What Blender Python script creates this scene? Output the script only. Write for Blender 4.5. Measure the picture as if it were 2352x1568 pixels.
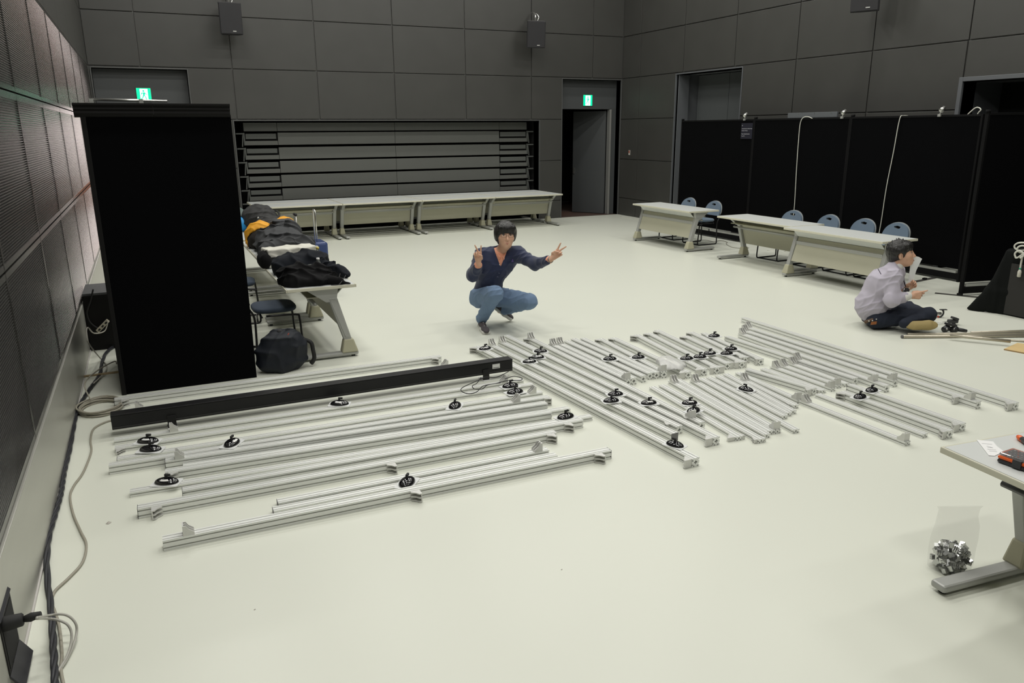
import bpy, math, random
import numpy as np
from mathutils import Vector, Matrix
from mathutils.geometry import tessellate_polygon

for o in list(bpy.data.objects):
    bpy.data.objects.remove(o, do_unlink=True)
SC = bpy.context.scene
COL = SC.collection
rnd = random.Random(11)

# ------------------------------------------------------------------ camera
W, H, FPX = 2352, 1568, 1756.9
YAW, PIT, ROL = math.radians(25.1015), math.radians(15.4278), math.radians(-0.3795)
CAM = Vector((0.0, 0.0, 2.1))
_f = Vector((math.sin(YAW)*math.cos(PIT), math.cos(YAW)*math.cos(PIT), -math.sin(PIT)))
_r0 = Vector((math.cos(YAW), -math.sin(YAW), 0))
_u0 = _r0.cross(_f)
_r = _r0*math.cos(ROL) + _u0*math.sin(ROL)
_u = -_r0*math.sin(ROL) + _u0*math.cos(ROL)
cd = bpy.data.cameras.new('camera'); co = bpy.data.objects.new('camera', cd); COL.objects.link(co)
cd.sensor_width = 36; cd.sensor_fit = 'HORIZONTAL'; cd.lens = FPX/W*36
cd.clip_start = .05; cd.clip_end = 100
co.matrix_world = Matrix(((_r.x, _u.x, -_f.x, CAM.x), (_r.y, _u.y, -_f.y, CAM.y), (_r.z, _u.z, -_f.z, CAM.z), (0, 0, 0, 1)))
SC.camera = co
SC.view_settings.view_transform = 'Standard'
SC.view_settings.look = 'None'
SC.view_settings.gamma = 1
SC.view_settings.use_curve_mapping = False
SC.view_settings.exposure = 0.0

# ------------------------------------------------------------------ world and ceiling lamps
wd = bpy.data.worlds.new('world'); SC.world = wd; wd.use_nodes = True
wd.node_tree.nodes['Background'].inputs[0].default_value = (.05, .05, .05, 1)
wd.node_tree.nodes['Background'].inputs[1].default_value = .3
CEIL = 7.6
def area(name, loc, sx, sy, power, col=(1, .985, .93), rot=(0, 0, 0)):
    l = bpy.data.lights.new(name, 'AREA'); l.shape = 'RECTANGLE'; l.size = sx; l.size_y = sy
    l.energy = power; l.color = col
    o = bpy.data.objects.new(name, l); COL.objects.link(o); o.location = loc; o.rotation_euler = rot
    return o
for y, kk in ((-1.4, (1.6, .2, .25, .5)), (2.0, (1.4, .4, .5, .8)), (5.4, (1, .95, .95, 1)), (8.8, (1, 1, 1, 1)), (12.0, (1, 1, 1, 1)), (14.6, (.7, .75, .75, .8))):
    for x, k in zip((0.6, 3.4, 6.4, 9.4), kk):
        area('hall_lamp', (x, y, CEIL-.35), 1.5, .3, 70*k)

# ------------------------------------------------------------------ pixel -> place helpers
def ray(px, py):
    return (_r*((px-W/2)/FPX) - _u*((py-H/2)/FPX) + _f)
def onz(px, py, z=0.0):
    d = ray(px, py); return CAM + d*((z-CAM.z)/d.z)
def ony(px, py, y):
    d = ray(px, py); return CAM + d*((y-CAM.y)/d.y)
def onx(px, py, x):
    d = ray(px, py); return CAM + d*((x-CAM.x)/d.x)
FH = Vector((math.sin(YAW), math.cos(YAW), 0)); RH = Vector((math.cos(YAW), -math.sin(YAW), 0)); UP = Vector((0, 0, 1))
def onw(px, py, w):
    """point of the ray at horizontal depth w in front of the camera"""
    d = ray(px, py); return CAM + d*(w/(d.dot(FH)))

# ------------------------------------------------------------------ materials
MATS = {}
def mat(name, col, rough=.5, metal=0, spec=.5, bump=0, bscale=200, var=0, vscale=6, emit=0, alpha=1, trans=0, coat=0, sheen=0, stretch=None, detail=3):
    if name in MATS: return MATS[name]
    m = bpy.data.materials.new(name); m.use_nodes = True; nt = m.node_tree; b = nt.nodes['Principled BSDF']
    b.inputs['Base Color'].default_value = (*col, 1); b.inputs['Roughness'].default_value = rough
    b.inputs['Metallic'].default_value = metal; b.inputs['Specular IOR Level'].default_value = spec
    if coat: b.inputs['Coat Weight'].default_value = coat; b.inputs['Coat Roughness'].default_value = .05
    if sheen: b.inputs['Sheen Weight'].default_value = sheen
    if emit: b.inputs['Emission Color'].default_value = (*col, 1); b.inputs['Emission Strength'].default_value = emit
    if trans: b.inputs['Transmission Weight'].default_value = trans
    if alpha < 1: b.inputs['Alpha'].default_value = alpha
    if bump or var:
        tc = nt.nodes.new('ShaderNodeTexCoord'); mp = nt.nodes.new('ShaderNodeMapping')
        nt.links.new(tc.outputs['Object'], mp.inputs[0])
        if stretch: mp.inputs['Scale'].default_value = stretch
    if bump:
        n = nt.nodes.new('ShaderNodeTexNoise'); n.inputs['Scale'].default_value = bscale; n.inputs['Detail'].default_value = detail
        nt.links.new(mp.outputs[0], n.inputs['Vector'])
        bp = nt.nodes.new('ShaderNodeBump'); bp.inputs['Strength'].default_value = bump; bp.inputs['Distance'].default_value = .01
        nt.links.new(n.outputs[0], bp.inputs['Height']); nt.links.new(bp.outputs[0], b.inputs['Normal'])
    if var:
        n = nt.nodes.new('ShaderNodeTexNoise'); n.inputs['Scale'].default_value = vscale; n.inputs['Detail'].default_value = 5
        nt.links.new(mp.outputs[0], n.inputs['Vector'])
        r = nt.nodes.new('ShaderNodeMapRange'); r.inputs[3].default_value = 1-var; r.inputs[4].default_value = 1+var
        nt.links.new(n.outputs[0], r.inputs[0])
        mx = nt.nodes.new('ShaderNodeVectorMath'); mx.operation = 'MULTIPLY'; mx.inputs[0].default_value = col
        nt.links.new(r.outputs[0], mx.inputs[1]); nt.links.new(mx.outputs[0], b.inputs['Base Color'])
    MATS[name] = m
    return m

# ------------------------------------------------------------------ mesh builder
class MB:
    def __init__(s, M=None): s.v = []; s.f = []; s.M = M
    def add(s, vs, fs):
        b = len(s.v)
        for p in vs:
            p = Vector(p)
            s.v.append(s.M @ p if s.M else p)
        s.f += [tuple(i+b for i in q) for q in fs]
        return s
    def box(s, x0, x1, y0, y1, z0, z1):
        return s.add([(x0,y0,z0),(x1,y0,z0),(x1,y1,z0),(x0,y1,z0),(x0,y0,z1),(x1,y0,z1),(x1,y1,z1),(x0,y1,z1)],
              [(0,3,2,1),(4,5,6,7),(0,1,5,4),(1,2,6,5),(2,3,7,6),(3,0,4,7)])
    def hexa(s, a, b):
        """solid between two quads (lists of 4 points, same winding)"""
        return s.add(list(a)+list(b), [(0,3,2,1),(4,5,6,7),(0,1,5,4),(1,2,6,5),(2,3,7,6),(3,0,4,7)])
    def prism(s, pts, vec):
        n = len(pts); vec = Vector(vec)
        vs = [Vector(p) for p in pts]; vs += [p+vec for p in vs]
        return s.add(vs, [tuple(range(n-1,-1,-1)), tuple(range(n,2*n))] + [(i,(i+1)%n,n+(i+1)%n,n+i) for i in range(n)])
    def bar(s, a, b, w, h=None, up=(0,0,1)):
        a = Vector(a); b = Vector(b); h = h or w; d = (b-a).normalized(); u = Vector(up)
        if abs(d.dot(u)) > .98: u = Vector((0,1,0))
        sd = d.cross(u).normalized()*(w/2); u2 = sd.cross(d).normalized()*(h/2)
        q = [-sd-u2, sd-u2, sd+u2, -sd+u2]
        return s.hexa([a+k for k in q], [b+k for k in q])
    def tube(s, path, r, n=8, closed=False, caps=True, flat=None):
        path = [Vector(p) for p in path]; m = len(path)
        rs = r if isinstance(r, (list, tuple)) else [r]*m
        T = []
        for i in range(m):
            a = path[i-1] if (i > 0 or closed) else path[i]; c = path[(i+1) % m] if (i < m-1 or closed) else path[i]
            t = (c-a); T.append(t.normalized() if t.length > 1e-9 else Vector((0,0,1)))
        nrm = T[0].orthogonal().normalized(); vs = []
        if flat is not None:
            nrm = (Vector(flat) - T[0]*T[0].dot(Vector(flat))).normalized()
        for i in range(m):
            nrm = (nrm - T[i]*nrm.dot(T[i]))
            nrm = nrm.normalized() if nrm.length > 1e-6 else T[i].orthogonal().normalized()
            bn = T[i].cross(nrm)
            for k in range(n):
                a = 2*math.pi*k/n
                vs.append(path[i] + (nrm*math.cos(a) + bn*math.sin(a))*rs[i])
        fs = []
        for i in range(m if closed else m-1):
            j = (i+1) % m
            for k in range(n):
                l = (k+1) % n; fs.append((i*n+k, i*n+l, j*n+l, j*n+k))
        if caps and not closed: fs += [tuple(range(n-1,-1,-1)), tuple((m-1)*n+k for k in range(n))]
        return s.add(vs, fs)
    def lathe(s, prof, n=24, M=None):
        vs = []; m = len(prof)
        for (r, z) in prof:
            for k in range(n):
                a = 2*math.pi*k/n; p = Vector((r*math.cos(a), r*math.sin(a), z)); vs.append(M @ p if M else p)
        fs = [(i*n+k, i*n+(k+1) % n, (i+1)*n+(k+1) % n, (i+1)*n+k) for i in range(m-1) for k in range(n)]
        fs += [tuple(range(n-1,-1,-1)), tuple((m-1)*n+k for k in range(n))]
        return s.add(vs, fs)
    def ell(s, c, r, n=14, m=8, R=None):
        c = Vector(c); prof = []
        vs = []
        for i in range(m+1):
            t = math.pi*i/m; rr = max(math.sin(t), 1e-3); z = -math.cos(t)
            for k in range(n):
                a = 2*math.pi*k/n; p = Vector((rr*math.cos(a)*r[0], rr*math.sin(a)*r[1], z*r[2]))
                vs.append(c + (R @ p if R else p))
        fs = [(i*n+k, i*n+(k+1) % n, (i+1)*n+(k+1) % n, (i+1)*n+k) for i in range(m) for k in range(n)]
        fs += [tuple(range(n-1,-1,-1)), tuple(m*n+k for k in range(n))]
        return s.add(vs, fs)
    def mesh(s, name):
        me = bpy.data.meshes.new(name); me.from_pydata([tuple(p) for p in s.v], [], s.f); me.update(); return me
    def build(s, name, m, parent=None, smooth=False, bevel=0, loc=None):
        return obj(name, s.mesh(name), m, parent, smooth, bevel)

def obj(name, me, m, parent=None, smooth=False, bevel=0):
    o = bpy.data.objects.new(name, me); COL.objects.link(o)
    if m is not None and not me.materials:
        me.materials.append(m)
    if smooth:
        me.polygons.foreach_set('use_smooth', [True]*len(me.polygons))
    if bevel:
        b = o.modifiers.new('bevel', 'BEVEL'); b.width = bevel; b.segments = 2; b.limit_method = 'ANGLE'; b.angle_limit = math.radians(40)
    if parent: o.parent = parent
    return o
def thing(name, label, cat, loc=(0, 0, 0), rz=0, group=None):
    o = bpy.data.objects.new(name, None); COL.objects.link(o); o.location = loc; o.rotation_euler = (0, 0, rz)
    o.empty_display_size = .1
    o['label'] = label; o['category'] = cat
    if group: o['group'] = group
    return o
def tag(o, label, cat, group=None):
    o['label'] = label; o['category'] = cat
    if group: o['group'] = group
    return o
def struct(o): o['kind'] = 'structure'; return o
def dup(root, label=None, group=None):
    r = root.copy(); COL.objects.link(r)
    if label: r['label'] = label
    if group: r['group'] = group
    for ch in list(root.children):
        c = ch.copy(); COL.objects.link(c); c.parent = r
        for g in list(ch.children):
            d = g.copy(); COL.objects.link(d); d.parent = c
    return r
def smooth_path(pts, n=6):
    """Catmull-Rom through the points"""
    P = [Vector(p) for p in pts]; out = []
    for i in range(len(P)-1):
        p0 = P[max(i-1, 0)]; p1 = P[i]; p2 = P[i+1]; p3 = P[min(i+2, len(P)-1)]
        for k in range(n):
            t = k/n; out.append(.5*((2*p1)+(p2-p0)*t+(2*p0-5*p1+4*p2-p3)*t*t+(3*p1-p0-3*p2+p3)*t**3))
    out.append(P[-1]); return out

# ------------------------------------------------------------------ soft solids (signed distance -> surface nets)
def _arr(v): return np.array([v[0], v[1], v[2]], dtype=np.float32)
def sdf_mesh(name, prims, h=.008, noise=None, pad=.03):
    """prims: ('c',a,b,ra,rb,k) ('e',c,r,R,k) ('b',c,half,R,round,k) ; a leading '-' type subtracts ; ('-f',func) subtracts a field"""
    lo = np.full(3, 1e9); hi = np.full(3, -1e9); boxes = []
    for p in prims:
        t = p[0].lstrip('-')
        if t == 'c': a, b = _arr(p[1]), _arr(p[2]); l = np.minimum(a-p[3], b-p[4]); u = np.maximum(a+p[3], b+p[4])
        elif t == 'e': c = _arr(p[1]); m = max(p[2]) if p[3] is not None else np.array(p[2]); l = c-m; u = c+m
        elif t == 'b': c = _arr(p[1]); m = math.sqrt(sum(x*x for x in p[2]))+p[4] if p[3] is not None else np.array(p[2])+p[4]; l = c-m; u = c+m
        else: boxes.append(None); continue
        boxes.append((l, u))
        if p[0][0] != '-': lo = np.minimum(lo, l); hi = np.maximum(hi, u)
    lo = lo-pad; hi = hi+pad
    n = np.ceil((hi-lo)/h).astype(int)+1
    ax = [(lo[i]+np.arange(n[i])*h).astype(np.float32) for i in range(3)]
    D = np.full(tuple(n), .25, dtype=np.float32)
    for p, bx in zip(prims, boxes):
        if bx is None:
            continue
        k = p[-1]; mg = k+4*h+.01
        i0 = np.maximum(((bx[0]-mg-lo)/h).astype(int), 0); i1 = np.minimum(((bx[1]+mg-lo)/h).astype(int)+2, n)
        if (i1 <= i0).any(): continue
        sl = tuple(slice(i0[i], i1[i]) for i in range(3))
        X, Y, Z = np.meshgrid(*[ax[i][sl[i]] for i in range(3)], indexing='ij', sparse=True)
        t = p[0].lstrip('-')
        if t == 'c':
            a, b = _arr(p[1]), _arr(p[2]); ba = b-a; L2 = max(float(ba@ba), 1e-10)
            tt = np.clip(((X-a[0])*ba[0]+(Y-a[1])*ba[1]+(Z-a[2])*ba[2])/L2, 0, 1)
            d = np.sqrt((X-a[0]-tt*ba[0])**2+(Y-a[1]-tt*ba[1])**2+(Z-a[2]-tt*ba[2])**2)-(p[3]+(p[4]-p[3])*tt)
        else:
            c = _arr(p[1]); x, y, z = X-c[0], Y-c[1], Z-c[2]
            if p[3] is not None:
                R = p[3]  # columns are the local axes
                x, y, z = (x*R[0][0]+y*R[1][0]+z*R[2][0]), (x*R[0][1]+y*R[1][1]+z*R[2][1]), (x*R[0][2]+y*R[1][2]+z*R[2][2])
            if t == 'e':
                r = p[2]; k0 = np.sqrt((x/r[0])**2+(y/r[1])**2+(z/r[2])**2); k1 = np.sqrt((x/r[0]**2)**2+(y/r[1]**2)**2+(z/r[2]**2)**2)
                d = k0*(k0-1)/np.maximum(k1, 1e-6)
            else:
                q = p[2]; qx, qy, qz = np.abs(x)-q[0], np.abs(y)-q[1], np.abs(z)-q[2]
                d = np.sqrt(np.maximum(qx, 0)**2+np.maximum(qy, 0)**2+np.maximum(qz, 0)**2)+np.minimum(np.maximum(np.maximum(qx, qy), qz), 0)-p[4]
        S = D[sl]
        if p[0][0] == '-':
            d = -d
            if k > 0: hh = np.clip(.5-.5*(d-S)/k, 0, 1); D[sl] = d*(1-hh)+S*hh + k*hh*(1-hh)
            else: D[sl] = np.maximum(S, d)
        else:
            if k > 0: hh = np.clip(.5+.5*(d-S)/k, 0, 1); D[sl] = d*(1-hh)+S*hh - k*hh*(1-hh)
            else: D[sl] = np.minimum(S, d)
    if noise:
        X, Y, Z = np.meshgrid(*ax, indexing='ij', sparse=True); D = D + noise(X, Y, Z)
    for p in prims:
        if p[0] == '-f':
            X, Y, Z = np.meshgrid(*ax, indexing='ij', sparse=True); D = np.maximum(D, -p[1](X, Y, Z))
    D[0], D[-1] = .1, .1; D[:, 0], D[:, -1] = .1, .1; D[:, :, 0], D[:, :, -1] = .1, .1
    s = D < 0
    c = np.zeros(tuple(n-1), dtype=np.int8)
    for i in (0, 1):
        for j in (0, 1):
            for q in (0, 1):
                c += s[i:n[0]-1+i, j:n[1]-1+j, q:n[2]-1+q]
    mixed = (c > 0) & (c < 8)
    idx = np.full(c.shape, -1, dtype=np.int32); cells = np.argwhere(mixed); N = len(cells); idx[mixed] = np.arange(N)
    acc = np.zeros((N, 3)); cnt = np.zeros(N)
    cor = [(i, j, q) for i in (0, 1) for j in (0, 1) for q in (0, 1)]
    val = {o: D[cells[:, 0]+o[0], cells[:, 1]+o[1], cells[:, 2]+o[2]] for o in cor}
    for a in cor:
        for k3 in range(3):
            if a[k3]: continue
            b = list(a); b[k3] = 1; b = tuple(b); da, db = val[a], val[b]; m = (da < 0) != (db < 0)
            t = da[m]/(da[m]-db[m]); pt = np.tile(np.array(a, float), (m.sum(), 1)); pt[:, k3] = t; acc[m] += pt; cnt[m] += 1
    V = (cells+acc/cnt[:, None])*h+lo
    F = []
    for k3 in range(3):
        o1, o2 = [(1, 2), (2, 0), (0, 1)][k3]
        sa = [slice(1, -1)]*3; sb = [slice(1, -1)]*3; sa[k3] = slice(0, -1); sb[k3] = slice(1, None)
        A = s[tuple(sa)]; B = s[tuple(sb)]; e = np.argwhere(A != B); ins = A[A != B]
        e = e.copy(); off = np.ones(3, int); off[k3] = 0; e += off
        def cell(d1, d2):
            q = e.copy(); q[:, o1] += d1; q[:, o2] += d2; return idx[q[:, 0], q[:, 1], q[:, 2]]
        Q = np.stack([cell(-1, -1), cell(0, -1), cell(0, 0), cell(-1, 0)], 1)
        Q[~ins] = Q[~ins][:, ::-1]; F.append(Q)
    F = np.concatenate(F); F = F[(F >= 0).all(1)]
    me = bpy.data.meshes.new(name); me.vertices.add(N); me.vertices.foreach_set('co', V.astype(np.float32).ravel())
    me.loops.add(len(F)*4); me.loops.foreach_set('vertex_index', F.astype(np.int32).ravel())
    me.polygons.add(len(F)); me.polygons.foreach_set('loop_start', np.arange(len(F), dtype=np.int32)*4)
    me.polygons.foreach_set('use_smooth', np.ones(len(F), dtype=bool))
    me.update(calc_edges=True); me.validate()
    return me
def soft(name, prims, m, parent=None, h=.008, noise=None):
    o = obj(name, sdf_mesh(name, prims, h, noise), m, parent)
    if parent: o.matrix_parent_inverse = Matrix.Translation(-Vector(parent.location)) if parent.type == 'EMPTY' else Matrix()
    return o
def folds(amp, fr, seed=0, stretch=(1, 1, 1), ridge=0.0):
    """cloth relief: broad swells plus sharp creases where ridge > 0"""
    r = random.Random(seed); ph = [r.uniform(0, 6.28) for _ in range(9)]
    def f(X, Y, Z):
        x, y, z = X*fr*stretch[0], Y*fr*stretch[1], Z*fr*stretch[2]
        w = np.sin(x*1.3+y*.7+ph[0])+.8*np.sin(y*1.7-z*1.1+ph[1])
        d = amp*(np.sin(x+1.2*w+ph[2])*.6+np.sin(z*1.4+y*.8+1.5*w+ph[3])*.6+.4*np.sin(2.3*y-1.7*x+w+ph[4]))
        if ridge:
            x, y, z = x*.62, y*.62, z*.62
            w2 = np.sin(x*.9-z*1.2+ph[5])+np.sin(y*1.1+z*.7+ph[6]); cr = lambda a: (1.02-np.sqrt(np.sin(a)**2+.02))**2
            d = d-ridge*(cr(.9*x+.8*y+1.6*z+1.1*w2+ph[7])+.7*cr(1.3*y-1.1*x+.6*z+1.2*w2+ph[8])-.5)
        return d
    return f
# ================================================================== THE ROOM
XL, XR, YB, YF = -.71, 10.91, 16.8, -3.4
m_floor = mat('floor_vinyl', (.69, .705, .62), rough=.34, spec=.4, var=.025, vscale=.7)
m_wall = mat('wall_panel_paint', (.050, .0495, .0455), rough=.42, spec=.5, bump=.12, bscale=420, var=.13, vscale=2.2)
m_core = mat('wall_joint', (.115, .114, .108), rough=.6)
m_trim = mat('grey_metal_trim', (.10, .102, .10), rough=.4, metal=.2)
m_door = mat('door_paint', (.062, .066, .068), rough=.5, bump=.05, bscale=500)
m_rib = mat('ribbed_metal', (.115, .113, .106), rough=.24, metal=.7, var=.06, vscale=3)
m_base = mat('base_metal', (.47, .467, .42), rough=.36, metal=.5, var=.04, vscale=2, stretch=(1, 1, 8))
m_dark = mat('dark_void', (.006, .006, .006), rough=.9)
m_white = mat('lobby_white', (.75, .72, .70), rough=.6)

fl = MB().box(XL-.3, XR+.6, YF, YB+.03, -.2, 0).box(1.75, 8.62, YB+.03, 18.2, -.2, 0).build('floor', m_floor); struct(fl)
ce = MB().box(XL-.3, XR+.9, YF, YB+.4, CEIL, CEIL+.2).build('ceiling', mat('ceiling_paint', (.06, .06, .058), rough=.8)); struct(ce)

def subtract(rects, hole):
    out = []
    for (a0, a1, b0, b1) in rects:
        h0, h1, g0, g1 = hole
        if h1 <= a0 or h0 >= a1 or g1 <= b0 or g0 >= b1: out.append((a0, a1, b0, b1)); continue
        if h0 > a0: out.append((a0, h0, b0, b1))
        if h1 < a1: out.append((h1, a1, b0, b1))
        c0, c1 = max(a0, h0), min(a1, h1)
        if g0 > b0: out.append((c0, c1, b0, g0))
        if g1 < b1: out.append((c0, c1, g1, b1))
    return [r for r in out if r[1]-r[0] > .04 and r[3]-r[2] > .04]
ZR = [0, .43, 1.388, 2.345, 3.302, 4.26, 5.217, 6.174, 7.131, CEIL]
G = .009
# ---- back wall
HB = [(-.66, .98, -1, 3.265), (1.75, 8.62, -1, 2.315), (9.24, 10.885, -1, 3.265)]
core = MB()
for (a, b, c, d) in (lambda R: [q for h in [None] for q in R])(__import__('functools').reduce(subtract, HB, [(XL-.3, XR+.02, 0, CEIL)])):
    core.box(a, b, YB+.028, YB+.3, c, d)
wb = struct(core.build('wall_back', m_core))
xs = [XL]+[.165+1.65*i for i in range(7)]+[XR]
def panel(mb_box, parent, m): return MB().box(*mb_box).build('panel', m, parent, bevel=.004)
for i in range(len(xs)-1):
    for j in range(len(ZR)-1):
        for (a, b, c, d) in __import__('functools').reduce(subtract, [(h[0]-.02, h[1]+.02, h[2], h[3]+.02) for h in HB], [(xs[i]+G, xs[i+1]-G, ZR[j]+G, ZR[j+1]-G)]):
            panel((a, b, YB, YB+.03, c, d), wb, m_wall)
# casings round the three openings
def casing(parent, x0, x1, zt, t=.022, y0=YB-.012, y1=YB+.3):
    MB().box(x0-t, x0, y0, y1, 0, zt+t).build('casing', m_trim, parent, bevel=.003)
    MB().box(x1, x1+t, y0, y1, 0, zt+t).build('casing', m_trim, parent, bevel=.003)
    MB().box(x0, x1, y0, y1, zt, zt+t).build('casing', m_trim, parent, bevel=.003)
for h in HB: casing(wb, h[0], h[1], h[3])
# seating bay shell
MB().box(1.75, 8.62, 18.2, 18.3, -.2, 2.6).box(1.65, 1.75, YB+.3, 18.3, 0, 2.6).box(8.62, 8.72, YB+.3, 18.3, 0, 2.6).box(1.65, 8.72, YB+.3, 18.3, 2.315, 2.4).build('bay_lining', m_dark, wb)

# ---- door in the far right corner: lintel, open leaf, carpeted passage
d1 = struct(MB().box(9.24, 10.885, 17.0, 17.3, 2.59, 3.265).build('door_1', m_door, bevel=.004))
MB().box(10.74, 10.885, 17.0, 17.3, 0, 2.59).build('side_panel', m_door, d1, bevel=.003)
MB().box(10.69, 10.74, 16.97, 17.1, 0, 2.585).build('metal_jamb', mat('steel_jamb', (.42, .42, .40), rough=.35, metal=.6), d1, bevel=.003)
MB().box(9.24, 9.30, 17.0, 17.25, 0, 2.59).build('jamb', m_trim, d1, bevel=.003)
MB().box(9.33, 9.36, 17.02, 17.25, 0, 2.45).build('jamb', m_trim, d1, bevel=.003)
leafM = Matrix.Translation((10.66, 17.1, 0)) @ Matrix.Rotation(math.radians(122), 4, 'Z')
lf = MB(leafM).box(0, .92, -.022, .022, .01, 2.55).build('door_leaf', m_door, d1, bevel=.003)
MB(leafM).box(.86, .90, .022, .05, 1.0, 1.14).build('lock_plate', mat('steel', (.5, .5, .48), rough=.3, metal=.9), lf)
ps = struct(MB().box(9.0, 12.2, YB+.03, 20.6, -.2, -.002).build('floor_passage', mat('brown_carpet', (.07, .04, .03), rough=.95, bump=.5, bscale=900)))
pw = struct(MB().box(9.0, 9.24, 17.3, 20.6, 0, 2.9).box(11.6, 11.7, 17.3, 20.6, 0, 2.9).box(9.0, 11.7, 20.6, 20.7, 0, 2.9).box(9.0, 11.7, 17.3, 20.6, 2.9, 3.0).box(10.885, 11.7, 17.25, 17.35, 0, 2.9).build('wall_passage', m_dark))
sp = bpy.data.lights.new('passage_spot', 'SPOT'); sp.energy = 25; sp.color = (1, .5, .25); sp.spot_size = .5; sp.spot_blend = .7
so = bpy.data.objects.new('passage_spot', sp); COL.objects.link(so); so.location = (9.45, 17.75, 2.85)

# ---- door in the far left corner: one leaf shut, the other open to a lit lobby
d2 = struct(MB().box(-.66, .98, 17.0, 17.3, 2.59, 3.265).build('door_2', m_door, bevel=.004))
MB().box(.14, .98, 17.05, 17.1, 0, 2.59).build('door_leaf', m_door, d2, bevel=.003)
MB().box(-.66, -.60, 17.0, 17.25, 0, 2.59).build('jamb', m_trim, d2, bevel=.003)
lb = struct(MB().box(-2.2, 1.5, 19.6, 19.7, 0, 3).box(-2.3, -2.2, 17.3, 19.7, 0, 3).box(1.5, 1.6, 17.3, 19.7, 0, 3).box(-2.2, 1.5, 17.3, 19.7, 3, 3.1).box(-2.2, -.66, 17.25, 17.32, 0, 3).box(.98, 1.5, 17.25, 17.32, 0, 3).build('wall_lobby', m_white))
struct(MB().box(-2.2, 1.5, YB+.03, 19.7, -.2, -.001).build('floor_lobby', mat('lobby_floor', (.55, .5, .45), rough=.4)))
MB().box(-2.2, 1.5, 19.56, 19.6, .75, 1.15).build('wood_rail', mat('lobby_wood', (.25, .10, .055), rough=.45), lb)
area('lobby_lamp', (-.3, 18.6, 2.95), 2.2, .6, 130, (1, .93, .93))

# ---- right wall
HR = [(12.5, 14.62, -1, 3.262), (5.6, 7.8, -1, 2.74)]
core = MB()
for (a, b, c, d) in __import__('functools').reduce(subtract, HR, [(YF, YB+.3, 0, CEIL)]):
    core.box(XR+.028, XR+.3, a, b, c, d)
wr = struct(core.build('wall_right', m_core))
ys = [YF]+sorted(16.05-1.65*i for i in range(12) if 16.05-1.65*i > YF+.2)+[YB]
for i in range(len(ys)-1):
    for j in range(len(ZR)-1):
        for (a, b, c, d) in __import__('functools').reduce(subtract, [(h[0]-.02, h[1]+.02, h[2], h[3]+.02) for h in HR], [(ys[i]+G, ys[i+1]-G, ZR[j]+G, ZR[j+1]-G)]):
            panel((XR, XR+.03, a, b, c, d), wr, m_wall)
m_jambr = mat('recess_paint', (.115, .122, .13), rough=.45)
MB().box(XR-.012, XR+.75, 14.62, 14.64, 0, 3.284).build('casing', m_jambr, wr, bevel=.003)
MB().box(XR-.012, XR+.75, 12.48, 12.5, 0, 3.284).build('casing', m_jambr, wr, bevel=.003)
MB().box(XR-.012, XR+.75, 12.5, 14.62, 3.262, 3.284).build('casing', m_jambr, wr, bevel=.003)
d3 = struct(MB().box(XR+.67, XR+.72, 12.52, 14.6, 0, 3.25).build('door_3', m_core))
for a, b in ((13.57, 14.6), (12.52, 13.56)): MB().box(XR+.6, XR+.66, a, b, 0, 3.25).build('door_leaf', mat('recess_door', (.09, .098, .10), rough=.5), d3, bevel=.003)
MB().box(XR+.02, XR+.3, 14.54, 14.56, 0, 3.25).build('jamb', m_jambr, d3)
for b in ((7.8, 7.86), (5.54, 5.6)):
    MB().box(XR-.012, XR+.9, b[0], b[1], 0, 2.80).build('casing', m_jambr, wr, bevel=.004)
MB().box(XR-.012, XR+.9, 5.6, 7.8, 2.74, 2.80).build('casing', m_jambr, wr, bevel=.004)
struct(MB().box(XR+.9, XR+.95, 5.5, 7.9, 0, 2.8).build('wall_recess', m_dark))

# ---- left wall: ribbed metal cladding over a smooth metal base
wl = struct(MB().box(XL-.3, XL-.03, YF, YB+.3, 0, CEIL).build('wall_left', mat('left_joint', (.03, .03, .03), rough=.6)))
yl = [YF, -1.75, -.15, 1.45, 3.05, 4.65, 6.25, 7.85, 9.45, 11.05, 12.65, 14.25, 15.85, YB]
zl = [.485, 1.41, 2.36, 3.30, 4.25, 5.2, 6.15, CEIL]
def ribbed(y0, y1, z0, z1):
    """corrugated panel: profile in (x,z) extruded along y, flat border top and bottom"""
    pr = [(XL, z0), (XL, z0+.03)]; z = z0+.03; p = .0155
    while z+p < z1-.03:
        pr += [(XL-.001, z+.0015), (XL-.0065, z+.004), (XL-.0065, z+.0095), (XL, z+.0125)]; z += p
    pr += [(XL, z1-.03), (XL, z1)]
    n = len(pr); mb = MB()
    vs = [(x, y0, zz) for x, zz in pr]+[(x, y1, zz) for x, zz in pr]
    fs = [(i, i+1, n+i+1, n+i) for i in range(n-1)]
    vs += [(XL-.03, y0, z0), (XL-.03, y0, z1), (XL-.03, y1, z0), (XL-.03, y1, z1)]
    q = 2*n
    fs += [(0, n, q+2, q), (n-1, q+1, q+3, 2*n-1)]
    mb.add(vs, fs)
    # flat stiles at both ends of the panel
    for a, b in ((y0, y0+.012), (y1-.012, y1)): mb.box(XL-.03, XL+.0005, a, b, z0, z1)
    return mb
for i in range(len(yl)-1):
    for j in range(len(zl)-1):
        a, b, c, d = yl[i]+.004, yl[i+1]-.004, zl[j]+.006, zl[j+1]-.006
        if j < 3: ribbed(a, b, c, d).build('panel', m_rib, wl)
        else: MB().box(XL-.03, XL, a, b, c, d).build('panel', m_wall, wl, bevel=.003)
bl = struct(MB().box(XL-.03, XL+.012, YF, YB, 0, .478).build('baseboard_left', m_base, bevel=.003))
MB().box(XL-.03, XL+.02, YF, YB, .0, .012).build('floor_strip', mat('pale_strip', (.5, .48, .46), rough=.4), bl)
struct(MB().box(XL-.3, XR+.9, YF-.2, YF, 0, CEIL).build('wall_front', m_wall))
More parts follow.
